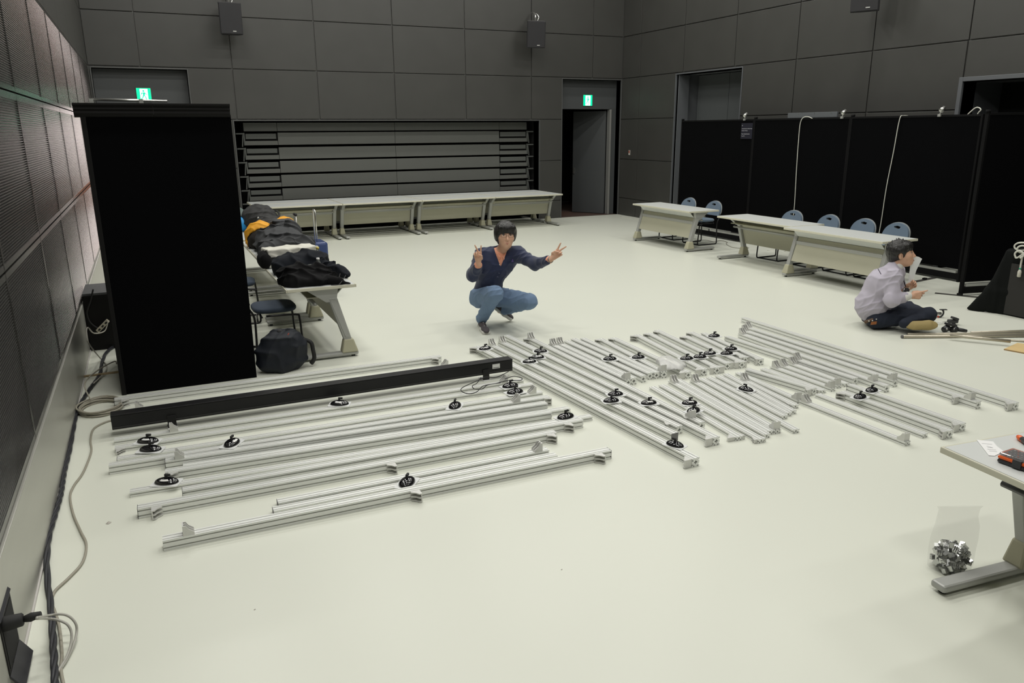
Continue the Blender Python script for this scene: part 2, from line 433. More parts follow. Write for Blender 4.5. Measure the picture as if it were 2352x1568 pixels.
# ================================================================== FIXTURES
m_spk = mat('speaker_black', (.016, .0155, .018), rough=.6, bump=.3, bscale=900)
m_spktop = mat('speaker_top', (.10, .10, .095), rough=.6)
m_steel = mat('bright_steel', (.62, .62, .6), rough=.28, metal=.95)
m_green = mat('sign_green', (.0, .62, .26), rough=.4, emit=1.5)
m_signw = mat('sign_white', (.85, 1, .92), rough=.4, emit=2.6)

def exit_sign(x, y, z, s, label):
    t = thing('exit_sign', label, 'exit sign', (x, y, z))
    MB().box(-s/2-.012, s/2+.012, 0, .05, -s/2-.012, s/2+.012).build('housing', m_trim, t, bevel=.004)
    MB().box(-s/2, s/2, -.004, .0, -s/2, s/2).build('green_face', m_green, t)
    k = s/2
    P = lambda q: [(a*k, -.006, b*k) for a, b in q]
    MB().prism(P([(-.52, -.95), (.56, -.95), (.56, .88), (-.52, .88)]), (0, .0025, 0)).build('white_doorway', m_signw, t)
    man = MB()
    Q = lambda q: man.prism([(a*k, -.0085, b*k) for a, b in q], (0, .003, 0))
    Q([(-.02+.15*math.cos(a), .58+.15*math.sin(a)) for a in [i*math.pi/5 for i in range(10)]])
    Q([(-.12, .38), (.18, .40), (.12, -.12), (-.14, -.10)])                 # trunk
    Q([(.12, .36), (.42, .12), (.36, .03), (.08, .22)])                     # leading arm
    Q([(-.10, .36), (-.40, .30), (-.44, .02), (-.33, .02), (-.28, .20), (-.08, .22)])
    Q([(-.14, -.06), (.04, -.10), (-.22, -.55), (-.50, -.66), (-.52, -.54), (-.30, -.45)])
    Q([(.0, -.06), (.14, -.10), (.34, -.42), (.30, -.86), (.18, -.86), (.20, -.46)])
    man.build('running_figure', m_green, t)
    return t
exit_sign(10.055, 16.99, 2.795, .25, 'lit green exit sign with running figure over the open corner doorway')
exit_sign(.175, 16.99, 2.80, .25, 'lit green exit sign with running figure above the black booth panel')

def wall_speaker(loc, yaw, pitch, label, w=.41, h=.56, d=.30, arm=(0, .45, .1)):
    M = Matrix.Translation(loc) @ Matrix.Rotation(yaw, 4, 'Z') @ Matrix.Rotation(pitch, 4, 'X')
    t = thing('wall_speaker', label, 'speaker', loc)
    t.rotation_euler = (Matrix.Rotation(yaw, 4, 'Z') @ Matrix.Rotation(pitch, 4, 'X')).to_euler()
    MB().prism([(-w/2, -d/2, -h/2), (w/2, -d/2, -h/2), (w/2*.72, d/2, -h/2), (-w/2*.72, d/2, -h/2)], (0, 0, h)).build('cabinet', m_spk, t, bevel=.008)
    MB().box(-w/2+.012, w/2-.012, -d/2-.012, -d/2, -h/2+.012, h/2-.012).build('grille', m_spk, t, bevel=.006)
    MB().box(-w/2+.02, w/2-.02, -d/2+.01, d/2-.01, h/2, h/2+.004).build('top_cover', m_spktop, t)
    MB().box(w*.05, w*.2, -d/2-.015, -d/2-.012, -h/2+.05, -h/2+.066).build('maker_badge', mat('badge', (.5, .5, .48), rough=.4), t)
    b = MB().tube([(0, 0, h/2), (0, 0, h/2+.1), (0, d/2, h/2+.16), Vector(arm)*1.0+Vector((0, 0, h/2))], .018, 8).build('bracket_arm', m_steel, t, smooth=True)
    MB().tube(smooth_path([(.05, .0, h/2), (.08, .02, h/2+.08), (.03, .08, h/2+.15), (-.02, .14, h/2+.1)]), .009, 6).build('lead', m_steel, t, smooth=True)
    return t
wall_speaker((1.82, 16.42, 4.17), 0, math.radians(3), 'black wall speaker hung above the left part of the folded seating', arm=(0, .36, .16))
wall_speaker((8.30, 16.40, 4.17), math.radians(-14), math.radians(8), 'black wall speaker tilted down beside the corner doorway', w=.42, arm=(0, .38, .16))
wall_speaker((10.50, 9.30, 4.13), math.radians(-62), math.radians(6), 'black wall speaker high on the wall above the black partitions', w=.42, arm=(0, .38, .16))

# ---- folded retractable seating in its bay
m_fas = mat('seating_fascia', (.10, .103, .094), rough=.45, var=.05, vscale=2, bump=.06, bscale=400)
m_fas2 = mat('seating_niche', (.085, .09, .083), rough=.5)
st = thing('retractable_seating', 'grey folded retractable seating stacked in the back wall bay', 'seating', (5.18, 17.1, 0))
zr = [(2.285, 2.115), (2.085, 1.835), (1.785, 1.545), (1.505, 1.262), (1.218, .975), (.935, .70), (.66, .42), (.38, .14)]
X0, XA, XM, XBk, X1 = 1.95-5.18, 2.62-5.18, 5.16-5.18, 7.71-5.18, 8.44-5.18
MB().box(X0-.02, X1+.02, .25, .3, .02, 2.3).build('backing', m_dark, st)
for r, (zt, zb) in enumerate(zr):
    yy = -.004*r
    for (a, b) in ((XA, XM), (XM, XBk)):
        MB().box(a+.003, b-.003, yy, yy+.04, zb, zt).build('fascia', m_fas, st, bevel=.003)
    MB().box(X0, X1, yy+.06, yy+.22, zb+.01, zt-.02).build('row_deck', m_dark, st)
    for (a, b) in ((X0, XA), (XBk, X1)):
        if r == 0: MB().box(a+.003, b-.003, yy, yy+.04, zb, zt).build('fascia', m_fas, st, bevel=.003); continue
        MB().box(a+.003, b-.003, yy, yy+.04, zb, zb+.085).build('step_riser', m_fas, st, bevel=.003)
        MB().box(a+.03, b-.03, yy+.012, yy+.045, zb+.125, zt-.02).build('step_panel', m_fas2, st, bevel=.003)
    if r:
        for s, xx in ((1, X1), (-1, X0)):
            MB().box(min(xx, xx+s*.16), max(xx, xx+s*.16), yy-.03, yy+.02, zt-.03, zt-.005).bar((xx+s*.02, yy, zt-.02), (xx+s*.05, yy, zb-.03), .02, .02).build('guard_rail', m_fas2, st)
            MB().box(xx-.012, xx+.012, yy-.012, yy+.03, zb, zt).build('end_trim', m_fas2, st)

# small red and white wall switch
sw = thing('wall_switch', 'small wall switch plate with reddish window on the side wall', 'switch', (XR, 16.37, 1.55))
MB().box(-.012, 0, -.035, .035, -.06, .06).build('plate', mat('switch_plate', (.35, .33, .3), rough=.4), sw, bevel=.003)
MB().box(-.016, -.012, -.018, .018, -.01, .045).build('red_window', mat('switch_red', (.35, .07, .04), rough=.3), sw)
MB().box(-.016, -.012, -.018, .018, -.045, -.02).build('button', mat('switch_white', (.7, .7, .66), rough=.4), sw)
# ================================================================== DESKS
m_top = mat('desk_laminate', (.60, .62, .60), rough=.38, bump=.03, bscale=600)
m_edge = mat('desk_edge', (.60, .585, .47), rough=.5)
m_pan = mat('desk_panel', (.42, .41, .315), rough=.55, bump=.05, bscale=700)
m_dleg = mat('desk_grey', (.40, .405, .385), rough=.42, metal=.25)
m_boot = mat('desk_boot', (.42, .405, .29), rough=.6)
m_rub = mat('black_rubber', (.012, .012, .012), rough=.7)
def desk(c, rz, L, label, group=None, D=.65, Hh=.715, tubem=None):
    """local +x along the desk, local -y the panel side (splayed posts and boots)"""
    t = thing('folding_desk', label, 'desk', (c[0], c[1], 0), rz, group)
    tp = MB().box(-L/2+.012, L/2-.012, -D/2+.012, D/2-.012, Hh-.012, Hh).build('desk_top', m_top, t)
    e = MB()
    for (x0, x1, y0, y1) in ((-L/2, L/2, -D/2, -D/2+.012), (-L/2, L/2, D/2-.012, D/2), (-L/2, -L/2+.012, -D/2+.012, D/2-.012), (L/2-.012, L/2, -D/2+.012, D/2-.012)):
        e.box(x0, x1, y0, y1, Hh-.03, Hh-.0005)
    e.box(-L/2+.01, L/2-.01, -D/2+.01, D/2-.01, Hh-.03, Hh-.0125)
    e.build('edge_band', m_edge, t, bevel=.004)
    for s in (-1, 1):
        x = s*(L/2-.075)
        # trapezoid hanger under the top
        MB().prism([(x-.03, -.16, Hh-.03), (x-.03, .14, Hh-.03), (x-.03, -.04, Hh-.16), (x-.03, -.14, Hh-.16)], (.06, 0, 0)).build('hanger', m_dleg, t, bevel=.004)
        lg = MB().hexa([(x-.032, -.145, Hh-.12), (x+.032, -.145, Hh-.12), (x+.032, -.06, Hh-.12), (x-.032, -.06, Hh-.12)][::-1],
                  [(x-.03, -.265, .16), (x+.03, -.265, .16), (x+.03, -.19, .16), (x-.03, -.19, .16)][::-1]).build('leg', m_dleg, t, bevel=.008)
        MB().hexa([(x+s*.033-.004, -.13, Hh-.14), (x+s*.033+.004, -.13, Hh-.14), (x+s*.033+.004, -.075, Hh-.14), (x+s*.033-.004, -.075, Hh-.14)][::-1],
                  [(x+s*.033-.004, -.25, .2), (x+s*.033+.004, -.25, .2), (x+s*.033+.004, -.20, .2), (x+s*.033-.004, -.20, .2)][::-1]).build('leg_cover', m_dleg, lg, bevel=.002)
        MB().hexa([(x-.055, -.315, .05), (x+.055, -.315, .05), (x+.055, -.155, .05), (x-.055, -.155, .05)],
                  [(x-.038, -.275, .18), (x+.038, -.275, .18), (x+.038, -.182, .18), (x-.038, -.182, .18)]).build('boot', m_boot, t, bevel=.012)
        ft = MB().box(x-.04, x+.04, -.318, .31, .018, .055).build('foot', m_dleg, t, bevel=.012)
        for yy in (-.27, .27): MB().lathe([(.018, 0), (.018, .02)], 10, Matrix.Translation((x, yy, 0))).build('glide', m_rub, ft)
    # modesty panel hangs along the splayed posts
    a = L/2-.11
    MB().hexa([(-a, -.125, Hh-.13), (a, -.125, Hh-.13), (a, -.105, Hh-.13), (-a, -.105, Hh-.13)][::-1],
              [(-a, -.235, .235), (a, -.235, .235), (a, -.215, .235), (-a, -.215, .235)][::-1]).build('modesty_panel', m_pan, t, bevel=.004)
    MB().box(-a, a, -.165, -.125, .475, .525).build('inner_rail', m_dleg, t, bevel=.004)
    MB().hexa([(-a, -.235, Hh-.03), (a, -.235, Hh-.03), (a, -.225, Hh-.03), (-a, -.225, Hh-.03)][::-1],
              [(-a, -.14, Hh-.125), (a, -.14, Hh-.125), (a, -.13, Hh-.125), (-a, -.13, Hh-.125)][::-1]).build('shelf_front', m_top, t)
    MB().box(-a, a, -.10, .12, Hh-.125, Hh-.115).build('under_shelf', m_pan, t)
    MB().tube([(-a, .05, Hh-.18), (a, .05, Hh-.18)], .016, 8).build('cross_tube', tubem or m_dleg, t, smooth=True)
    return t
R90 = math.pi/2
# four along the bay, seen from the user's side, and the row pushed in behind them
nm = ['by the piled bags', 'second from the bags', 'third from the bags', 'by the open doorway']
for i in range(4):
    desk((1.83+1.66*i+.83, 15.66), math.pi, 1.65, 'pale folding desk in the front row before the seating, '+nm[i], None, D=.68)
    desk((1.83+1.66*i+.83, 16.40), math.pi, 1.65, 'pale folding desk in the rear row against the seating, '+nm[i], None, D=.68)
# row beside the black booth, panels towards the hall
desk((1.36, 7.92), R90, 1.75, 'pale grey folding desk under the black coats, near the black booth')
desk((1.37, 9.72), R90, 1.72, 'pale grey folding desk under the grey coat with yellow lining')
desk((1.40, 11.62), R90, 1.75, 'pale grey folding desk under the backpack with a blue bundle')
# three on the partition side
desk((8.84, 11.73), -R90, 1.76, 'pale grey folding desk standing alone with two chairs behind')
desk((8.82, 9.27), R90, 1.66, 'pale grey folding desk turned with its open side to the hall')
desk((8.64, 7.57), -R90, 1.70, 'pale grey folding desk with panel outward, behind the seated man')
# near desk on the right edge: runs along x, seen from its user's side end
_rz = R90-.10; _ex = Vector((math.cos(_rz), math.sin(_rz))); _ey = Vector((-math.sin(_rz), math.cos(_rz)))
_c = Vector((3.10, 2.075)) - _ex*.875 - _ey*.335
NEAR = desk(_c, _rz, 1.75, 'pale grey folding desk carrying the orange tool case', D=.67, tubem=mat('dark_tube', (.04, .04, .038), rough=.4))

# ================================================================== CHAIRS
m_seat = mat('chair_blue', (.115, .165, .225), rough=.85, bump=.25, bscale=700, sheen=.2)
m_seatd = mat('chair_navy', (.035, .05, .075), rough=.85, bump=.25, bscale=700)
m_shell = mat('chair_shell', (.30, .32, .32), rough=.5)
m_tube = mat('chair_tube', (.012, .012, .013), rough=.35, metal=.3)
def chair(loc, rz, label, group=None, pad=None, seat_h=.455):
    """faces local -y"""
    pad = pad or m_seat
    t = thing('padded_chair', label, 'chair', (loc[0], loc[1], 0), rz, group)
    n = 20; out = []
    for i in range(n+1):
        a = math.pi*i/n; out.append((.215*math.cos(a)*(1 if abs(math.cos(a)) < .98 else 1), .56+.225*math.sin(a)**.75))
    out = [(.205, .53)]+out+[(-.205, .53)]
    hole = [(.055, .735), (.045, .71), (0, .70), (-.045, .71), (-.055, .735), (0, .745)]
    def plate(y0, y1, o, hl):
        mb = MB(); tri = tessellate_polygon([[Vector((x, z, 0)) for x, z in o], [Vector((x, z, 0)) for x, z in hl]])
        pts = list(o)+list(hl); k = len(pts)
        lean = lambda z: (z-.53)*.28
        vs = [(x, y0+lean(z), z) for x, z in pts]+[(x, y1+lean(z), z) for x, z in pts]
        fs = [tuple(q) for q in tri]+[tuple(i+k for i in q[::-1]) for q in tri]
        for ring, st in ((o, 0), (hl, len(o))):
            m = len(ring)
            for i in range(m): j = (i+1) % m; fs.append((st+i, st+j, k+st+j, k+st+i))
        return mb.add(vs, fs)
    plate(.235, .265, out, hole).build('backrest', pad, t)
    plate(.265, .278, [(x*1.035, .53+(z-.53)*1.03) for x, z in out], hole).build('back_shell', m_shell, t)
    se = MB(); pr = []
    for i in range(24):
        a = 2*math.pi*i/24; c, s = math.cos(a), math.sin(a)
        pr.append((.215*math.copysign(abs(c)**.55, c), .205*math.copysign(abs(s)**.55, s)))
    k = 24
    rings = [(.94, seat_h-.025), (1.0, seat_h-.012), (1.0, seat_h+.008), (.93, seat_h+.022), (.6, seat_h+.03)]
    vs = [(x*q, y*q, z) for q, z in rings for x, y in pr]
    fs = [(i*k+j, i*k+(j+1) % k, (i+1)*k+(j+1) % k, (i+1)*k+j) for i in range(4) for j in range(k)]+[tuple(range(k-1, -1, -1)), tuple(4*k+j for j in range(k))]
    se.add(vs, fs).build('seat', pad, t, smooth=True)
    for s in (-1, 1):
        x = s*.22
        pth = smooth_path([(x*.95, .30, .60), (x, .255, .50), (x, .21, .40), (x, .21, .2), (x, .215, .04), (x, .19, .012), (x, .10, .011), (x, -.12, .011), (x, -.20, .013), (x, -.225, .05), (x, -.215, .2), (x, -.205, .36), (x*.97, -.17, .40), (x*.9, .10, .405)], 4)
        MB().tube(pth, .011, 8).build('leg_frame', m_tube, t, smooth=True)
    for q in (((-.22, -.19, .012), (.22, -.19, .012)), ((-.21, .14, .40), (.21, .14, .40))): MB().tube(q, .0095, 8).build('cross_bar', m_tube, t, smooth=True)
    return t
gA = 'chairs behind the lone desk'; gB = 'chairs behind the desk pair'
for (x, y), q in zip(((9.42, 12.42), (9.40, 11.63)), ('nearer the grey recessed door', 'farther from the grey recessed door')):
    chair((x, y), -R90+rnd.uniform(-.06, .06), 'blue padded chair behind the lone desk, '+q, gA)
for (x, y), q in zip(((9.38, 9.60), (9.38, 8.85), (9.40, 8.20), (9.40, 7.62)), ('turned desk, in front of the hanging cord', 'turned desk where it meets the next desk', 'desk behind the seated man, by the desk joint', 'desk behind the seated man, at its free end')):
    chair((x, y), -R90+rnd.uniform(-.06, .06), 'blue padded chair behind the '+q, gB)
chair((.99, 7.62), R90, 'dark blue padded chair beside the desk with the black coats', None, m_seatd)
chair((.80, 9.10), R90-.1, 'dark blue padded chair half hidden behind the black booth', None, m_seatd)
# ================================================================== BLACK PARTITIONS
m_blk = mat('black_fabric', (.0022, .0023, .0027), rough=.95, spec=.06, bump=.25, bscale=900)
m_blk2 = mat('black_board', (.007, .0067, .0065), rough=.6, spec=.2)
m_post = mat('partition_post', (.0035, .0035, .0038), rough=.7, spec=.15)
m_alu = mat('pale_alu', (.55, .56, .53), rough=.35, metal=.6)
def partition(a, b, label, zt=2.27, group=None, strips=2):
    a = Vector(a); b = Vector(b); d = b-a; L = d.length; rz = math.atan2(d.y, d.x)
    t = thing('partition_panel', label, 'partition', (a.x, a.y, 0), rz, group)
    MB().box(.02, L-.02, -.02, .02, .18, zt-.02).build('fabric_panel', m_blk, t)
    MB().box(.0, .03, -.026, .026, .0, zt).build('post', m_post, t, bevel=.003)
    MB().box(L-.03, L, -.026, .026, .0, zt).build('post', m_post, t, bevel=.003)
    MB().box(.03, L-.03, -.026, .026, zt-.03, zt).build('top_rail', m_post, t, bevel=.003)
    MB().box(.03, L-.03, -.024, .024, .03, .115).build('bottom_board', m_post, t)
    n = strips; w = (L-.06)/n
    for i in range(n): MB().box(.03+i*w+.03, .03+(i+1)*w-.03, -.018, .018, .118, .155).build('vent_strip', m_alu, t)
    MB().tube([(.015, 0, zt), (.015, 0, zt+.035)], .03, 10).build('post_cap', m_post, t, smooth=True)
    return t
PX = 10.2
pn = ['at the far end by the grey recessed door', 'behind the two upper chairs', 'nearest the tall dark recess']
for i, (y0, y1) in enumerate(((13.39, 11.25), (11.25, 9.08), (9.08, 6.92))):
    partition((PX, y0), (PX, y1), 'tall black fabric partition panel, '+pn[i])
partition((9.36, 6.32), (10.34, 6.12), 'tall black fabric partition set at an angle near the draped table', strips=1)
partition((10.30, 6.06), (10.25, 3.9), 'tall black fabric partition behind the draped table')
for (x, y, rz) in ((9.92, 7.25, .15), (9.36, 6.32, -1.05), (9.85, 9.05, .1)):
    f = thing('partition_foot', {0: 'dark flat steel foot plate on the floor by the vent strips', 1: 'dark flat steel foot plate under the angled partition edge', 2: 'dark flat steel foot plate under the turned desk'}[[9.92, 9.36, 9.85].index(x)], 'foot plate', (x, y, 0), rz)
    MB().box(-.28, .28, -.035, .035, 0, .006).build('plate', mat('foot_steel', (.06, .058, .052), rough=.5), f)
    MB().box(-.03, .03, -.02, .02, .006, .03).build('socket', m_blk2, f)

# label card on the partition (two tiny text blocks)
sg = thing('text_card', 'dark printed card with small white text on the black partition', 'card', (PX-.03, 11.42, 2.06))
MB().box(-.004, 0, -.15, .15, -.14, .14).build('card', mat('card_navy', (.006, .006, .016), rough=.6), sg)
def text(body, size, M, m, parent, name='lettering', ext=.0004):
    c = bpy.data.curves.new(name, 'FONT'); c.body = body; c.size = size; c.extrude = ext; c.resolution_u = 2
    o = bpy.data.objects.new(name, c); COL.objects.link(o)
    dg = bpy.context.evaluated_depsgraph_get(); me = bpy.data.meshes.new_from_object(o.evaluated_get(dg))
    bpy.data.objects.remove(o, do_unlink=True)
    me.transform(M); me.materials.clear()
    return obj(name, me, m, parent)
m_ink = mat('white_ink', (.62, .62, .66), rough=.6)
Mx = Matrix(((0, 0, -1, -.006), (-1, 0, 0, .13), (0, 1, 0, 0), (0, 0, 0, 1)))
for z, s, b in ((.09, .035, '01'), (.035, .032, 'Active Interactive of Motion Paper'), (.0, .03, 'Installation & Motion'), (-.06, .033, 'Masaru Takashi, Moto Iku'), (-.095, .028, 'Tokyo, 2012')):
    text(b, s*.62, Mx @ Matrix.Translation((0, z, 0)), m_ink, sg)

# clip lights along the top, bar across, cables
def clip_light(y, zt, label, flip=1):
    t = thing('clip_light', label, 'lamp', (PX-.03, y, zt)); t.scale = (.8, .8, .8)
    MB().box(-.02, .03, -.03, .03, -.03, .012).build('clamp', m_alu, t, bevel=.003)
    MB().tube([(0, 0, .01), (0, -.02*flip, .08), (-.03, -.06*flip, .12)], .008, 8).build('arm', m_steel, t, smooth=True)
    Mh = Matrix.Translation((-.035, -.07*flip, .10)) @ Matrix.Rotation(math.radians(-130), 4, 'Y')
    MB().lathe([(.018, -.05), (.03, -.04), (.034, .0), (.045, .05), (.04, .05), (.03, .01)], 14, Mh).build('lamp_head', m_steel, t, smooth=True)
    return t
clip_light(11.50, 2.27, 'small silver clip light above the printed card')
clip_light(9.25, 2.27, 'small silver clip light past the long grey bar on the partition top')
clip_light(7.55, 2.27, 'small silver clip light where the white cord loops over')
b = thing('light_bar', 'long flat grey bar lying along the partition top', 'bar', (PX+.004, 10.0, 2.271))
MB().box(-.015, .02, -.62, .45, 0, .085).build('housing', mat('bar_grey', (.13, .14, .15), rough=.45, metal=.3), b, bevel=.004)
for yy in (-.5, -.15, .2): MB().lathe([(.008, 0), (.008, .004)], 8, Matrix.Translation((-.016, yy, .07)) @ Matrix.Rotation(-math.pi/2, 4, 'Y')).build('screw', m_steel, b)
m_cordw = mat('white_cord', (.62, .62, .55), rough=.5)
def cord(name, pts, r, m, label, cat='cable', n=6, seg=6):
    o = MB().tube(smooth_path(pts, seg), r, n).build(name, m, None, smooth=True); return tag(o, label, cat)
xx = PX-.05
c1 = [onx(1866, 272, PX-.036), onx(1856, 268, PX-.036), onx(1847, 269, PX-.036), onx(1840, 277, xx), onx(1836, 300, xx), onx(1830, 380, xx), onx(1824, 480, xx)]
c1 += [Vector((xx-.02, c1[-1].y+.02, .35)), Vector((xx-.05, c1[-1].y+.05, .02)), Vector((xx-.25, c1[-1].y+.3, .008))]
cord('hanging_cable', c1, .0065, m_cordw, 'thin white cord hanging over the partition behind the far chairs')
c2 = [onx(2090, 267, PX+.1), onx(2075, 266, PX), onx(2066, 275, xx), onx(2052, 350, xx), onx(2036, 430, xx), onx(2022, 520, xx)]
c2 += [Vector((xx-.02, c2[-1].y+.03, .3)), Vector((xx-.06, c2[-1].y+.05, .012))]
cord('hanging_cable', c2, .0065, m_cordw, 'thin white cord hanging over the partition behind the seated man')
c3 = [onx(2222, 264, PX), onx(2228, 258, PX), onx(2240, 248, PX), onx(2248, 247, PX), onx(2253, 252, PX), onx(2248, 258, PX), onx(2243, 266, PX)]
cord('looped_cable', c3, .008, m_cordw, 'short white cord loop standing above the partition top')
m_cordg = mat('grey_cord', (.30, .29, .25), rough=.5)
pts = [onz(x, y, .006) for x, y in ((1425, 497), (1455, 502), (1478, 507), (1500, 512))]
cord('floor_cable', pts, .006, m_cordw, 'thin pale cable along the floor by the corner doorway')
pts = [onz(x, y, .006) for x, y in ((1595, 553), (1620, 551), (1640, 555), (1655, 552), (1670, 556), (1668, 560), (1680, 567), (1700, 570), (1720, 569))]
cord('floor_cable', pts, .006, m_cordg, 'thin grey cable trailing on the floor between the desks and partition')

# ================================================================== DRAPED TABLE at the right edge
dt = thing('draped_table', 'table draped in black cloth with a tail trailing on the floor', 'table', (9.2, 4.9, 0))
tx0, tx1, ty0, ty1, tz = 8.86, 9.55, 4.0, 5.52, .735
prims = [('b', Vector((9.2, 4.74, tz/2)), (.33, .75, tz/2-.012), None, .02, .02)]
for q in range(9):
    t_ = q/8; bx, by = 8.70+.18*t_, 5.735-.36*t_
    tp0 = Vector((8.90+.02*t_, 5.50-.12*t_, .70)); md = Vector((8.80+.08*t_, 5.60-.20*t_, .26)); ft = Vector((bx, by, .022))
    prims += [('c', tp0, md, .022, .022, .05), ('c', md, ft, .024, .020, .05)]
    prims += [('c', Vector((9.0+.06*q, 5.50, .68)), Vector((8.96+.07*q, 5.60+.02*math.sin(q*2.1), .03)), .03, .03, .05)]
soft('table_cloth', prims, mat('drape_black', (.006, .007, .0065), rough=.9, spec=.15, bump=.2, bscale=500), dt, .014, folds(.005, 24, 3, (1, 1, .25)))
MB(Matrix.Translation((-9.2, -4.9, 0))).box(8.83, 8.845, 4.0, 5.40, .015, .60).build('front_board', mat('table_board', (.020, .019, .017), rough=.8), dt)
# white coiled lead with a plug on it
pc = ony(2347, 575, 5.2); X = pc.x
wl_pts = []
base = onx(2350, 580, 8.82)
def rel(px, py): return onx(px, py, 8.80)
loops = []
for k, (cx, cy, rx, ry) in enumerate(((2346, 566, 16, 9), (2350, 572, 12, 8), (2344, 584, 10, 8))):
    loops += [rel(cx+rx*math.cos(a+k), cy+ry*math.sin(a+k)) + Vector((-.012*k, 0, 0)) for a in [i*2*math.pi/9 for i in range(9)]]
loops += [rel(2350, 582), rel(2347, 595), rel(2345, 606), rel(2343, 618)]
cc = thing('coiled_cable', 'coiled white extension lead with socket hanging on the draped table', 'cable', (8.8, loops[-1].y, loops[-1].z))
o = MB(Matrix.Translation(-Vector(cc.location))).tube(smooth_path(loops, 5), .010, 6).build('lead', m_cordw, cc, smooth=True)
MB().lathe([(.006, 0), (.013, -.01), (.02, -.03), (.02, -.085), (.012, -.09)], 12).build('socket', mat('socket_cream', (.6, .58, .5), rough=.5), cc, smooth=True)
MB().lathe([(.0125, .0), (.0125, .014)], 10).build('green_ring', mat('socket_green', (.02, .35, .2), rough=.5), cc)

# ================================================================== BLACK BOOTH on the left
bt = thing('black_booth', 'tall black panel booth with moulded top boards on the left', 'booth', (.15, 6.82, 0))
MB().box(-.50, .54, 0, .05, .0, 2.235).build('front_panel', m_blk, bt)
MB().box(-.535, -.50, -.012, .06, .0, 2.235).build('corner_post', m_blk2, bt, bevel=.003)
MB().box(-.53, -.48, .06, 1.2, .03, 2.2).build('side_panel', m_blk, bt)
MB().box(.49, .54, .05, .45, .03, 2.2).build('side_panel', m_blk, bt)
m_tape = mat('torn_tape', (.25, .2, .13), rough=.9, var=.6, vscale=30)
for k in range(26):
    z = .35+k*.065; MB().box(-.538, -.533, .05, .062+rnd.uniform(0, .006), z, z+rnd.uniform(.03, .062)).build('torn_edge_tape', m_tape, bt)
def moulding(x0, x1, name):
    pr = [(0, 2.215), (-.012, 2.22), (-.03, 2.245), (-.026, 2.262), (-.042, 2.275), (-.038, 2.29), (-.06, 2.305), (-.06, 2.318), (.05, 2.318), (.05, 2.215)]
    return MB().prism([(x0, y, z) for y, z in pr], (x1-x0, 0, 0)).build(name, m_blk2, bt)
moulding(-.575, -.03, 'moulding_board'); moulding(-.028, .535, 'moulding_board')
MB().tube([(-.44, -.02, 2.345), (.08, -.02, 2.335)], .010, 10).build('chrome_rod', m_steel, bt, smooth=True)
MB().box(-.12, -.09, -.03, -.01, 2.318, 2.35).build('rod_clip', m_alu, bt)
MB().box(-.46, -.43, -.04, 0, 2.318, 2.35).build('rod_clip', m_alu, bt)

# black equipment box behind it
bb = thing('black_box', 'black box with grey lid against the ribbed wall', 'box', (-.46, 8.7, 0))
MB().box(-.235, .25, -.25, .3, 0, .555).build('body', m_blk2, bb, bevel=.006)
MB().box(-.235, .25, -.25, .3, .556, .58).build('lid', mat('box_lid', (.07, .072, .075), rough=.5), bb, bevel=.004)
# ================================================================== ALUMINIUM PROFILE BARS
m_prof = mat('anodised_alu', (.80, .81, .78), rough=.38, metal=.25, spec=.5)
m_cap = mat('cap_dark', (.05, .055, .06), rough=.5)
m_capg = mat('cap_grey', (.16, .16, .16), rough=.5)
m_brk = mat('cast_bracket', (.66, .66, .63), rough=.4, metal=.35)
m_bore = mat('bore_dark', (.05, .055, .055), rough=.5, metal=.4)
def outline(w, h):
    """profile outline (y,z) with T-slot mouths, 30 mm modules"""
    P = []
    def side(p0, p1, nrm):
        p0 = Vector(p0); p1 = Vector(p1); d = (p1-p0); L = d.length; d.normalize(); nrm = Vector(nrm)
        P.append(p0)
        for i in range(round(L/.03)):
            c = .015+i*.03
            for (a, dep) in ((c-.0038, 0), (c-.0038, .0105), (c+.0038, .0105), (c+.0038, 0)): P.append(p0+d*a-nrm*dep)
    side((0, 0), (w, 0), (0, -1)); side((w, 0), (w, h), (1, 0)); side((w, h), (0, h), (0, 1)); side((0, h), (0, 0), (-1, 0))
    return P
def bore(w, h):
    c = Vector((w/2, h/2)); out = []
    if w == h:
        for k in range(16):
            a = k*math.pi/8; r = .0175 if k % 4 == 0 else (.011 if k % 4 in (1, 3) else .0085); out.append(c+Vector((math.cos(a)*r, math.sin(a)*r)))
    else:
        for k in range(10):
            a = k*math.pi/5; out.append(c+Vector((math.cos(a)*.0055, math.sin(a)*.0085)))
    return out
PROF = {}
for kind, (w, h) in {'big': (.06, .06), 'flat': (.06, .03)}.items():
    o = outline(w, h); b = bore(w, h); small = []
    if kind == 'big':
        for (cy, cz) in ((.006, .006), (.054, .006), (.006, .054), (.054, .054)):
            small.append([Vector((cy+.0022*math.cos(k*math.pi/3), cz+.0022*math.sin(k*math.pi/3))) for k in range(6)])
    loops = [o, b]+small
    tri = tessellate_polygon([[Vector((p.x, p.y, 0)) for p in l] for l in loops])
    PROF[kind] = (w, h, loops, tri)
def bar_mesh(kind, L, side, name):
    w, h, loops, tri = PROF[kind]; pts = [p for l in loops for p in l]; n = len(pts); y0 = 0 if side > 0 else -w
    vs = [(0, y0+p.x, p.y) for p in pts]+[(L, y0+p.x, p.y) for p in pts]
    fs = [tuple(q) for q in tri]+[tuple(i+n for i in q[::-1]) for q in tri]
    st = 0
    for l in loops:
        m = len(l)
        for i in range(m): j = (i+1) % m; fs.append((st+i, st+j, n+st+j, n+st+i))
        st += m
    return MB().add(vs, fs).mesh(name)
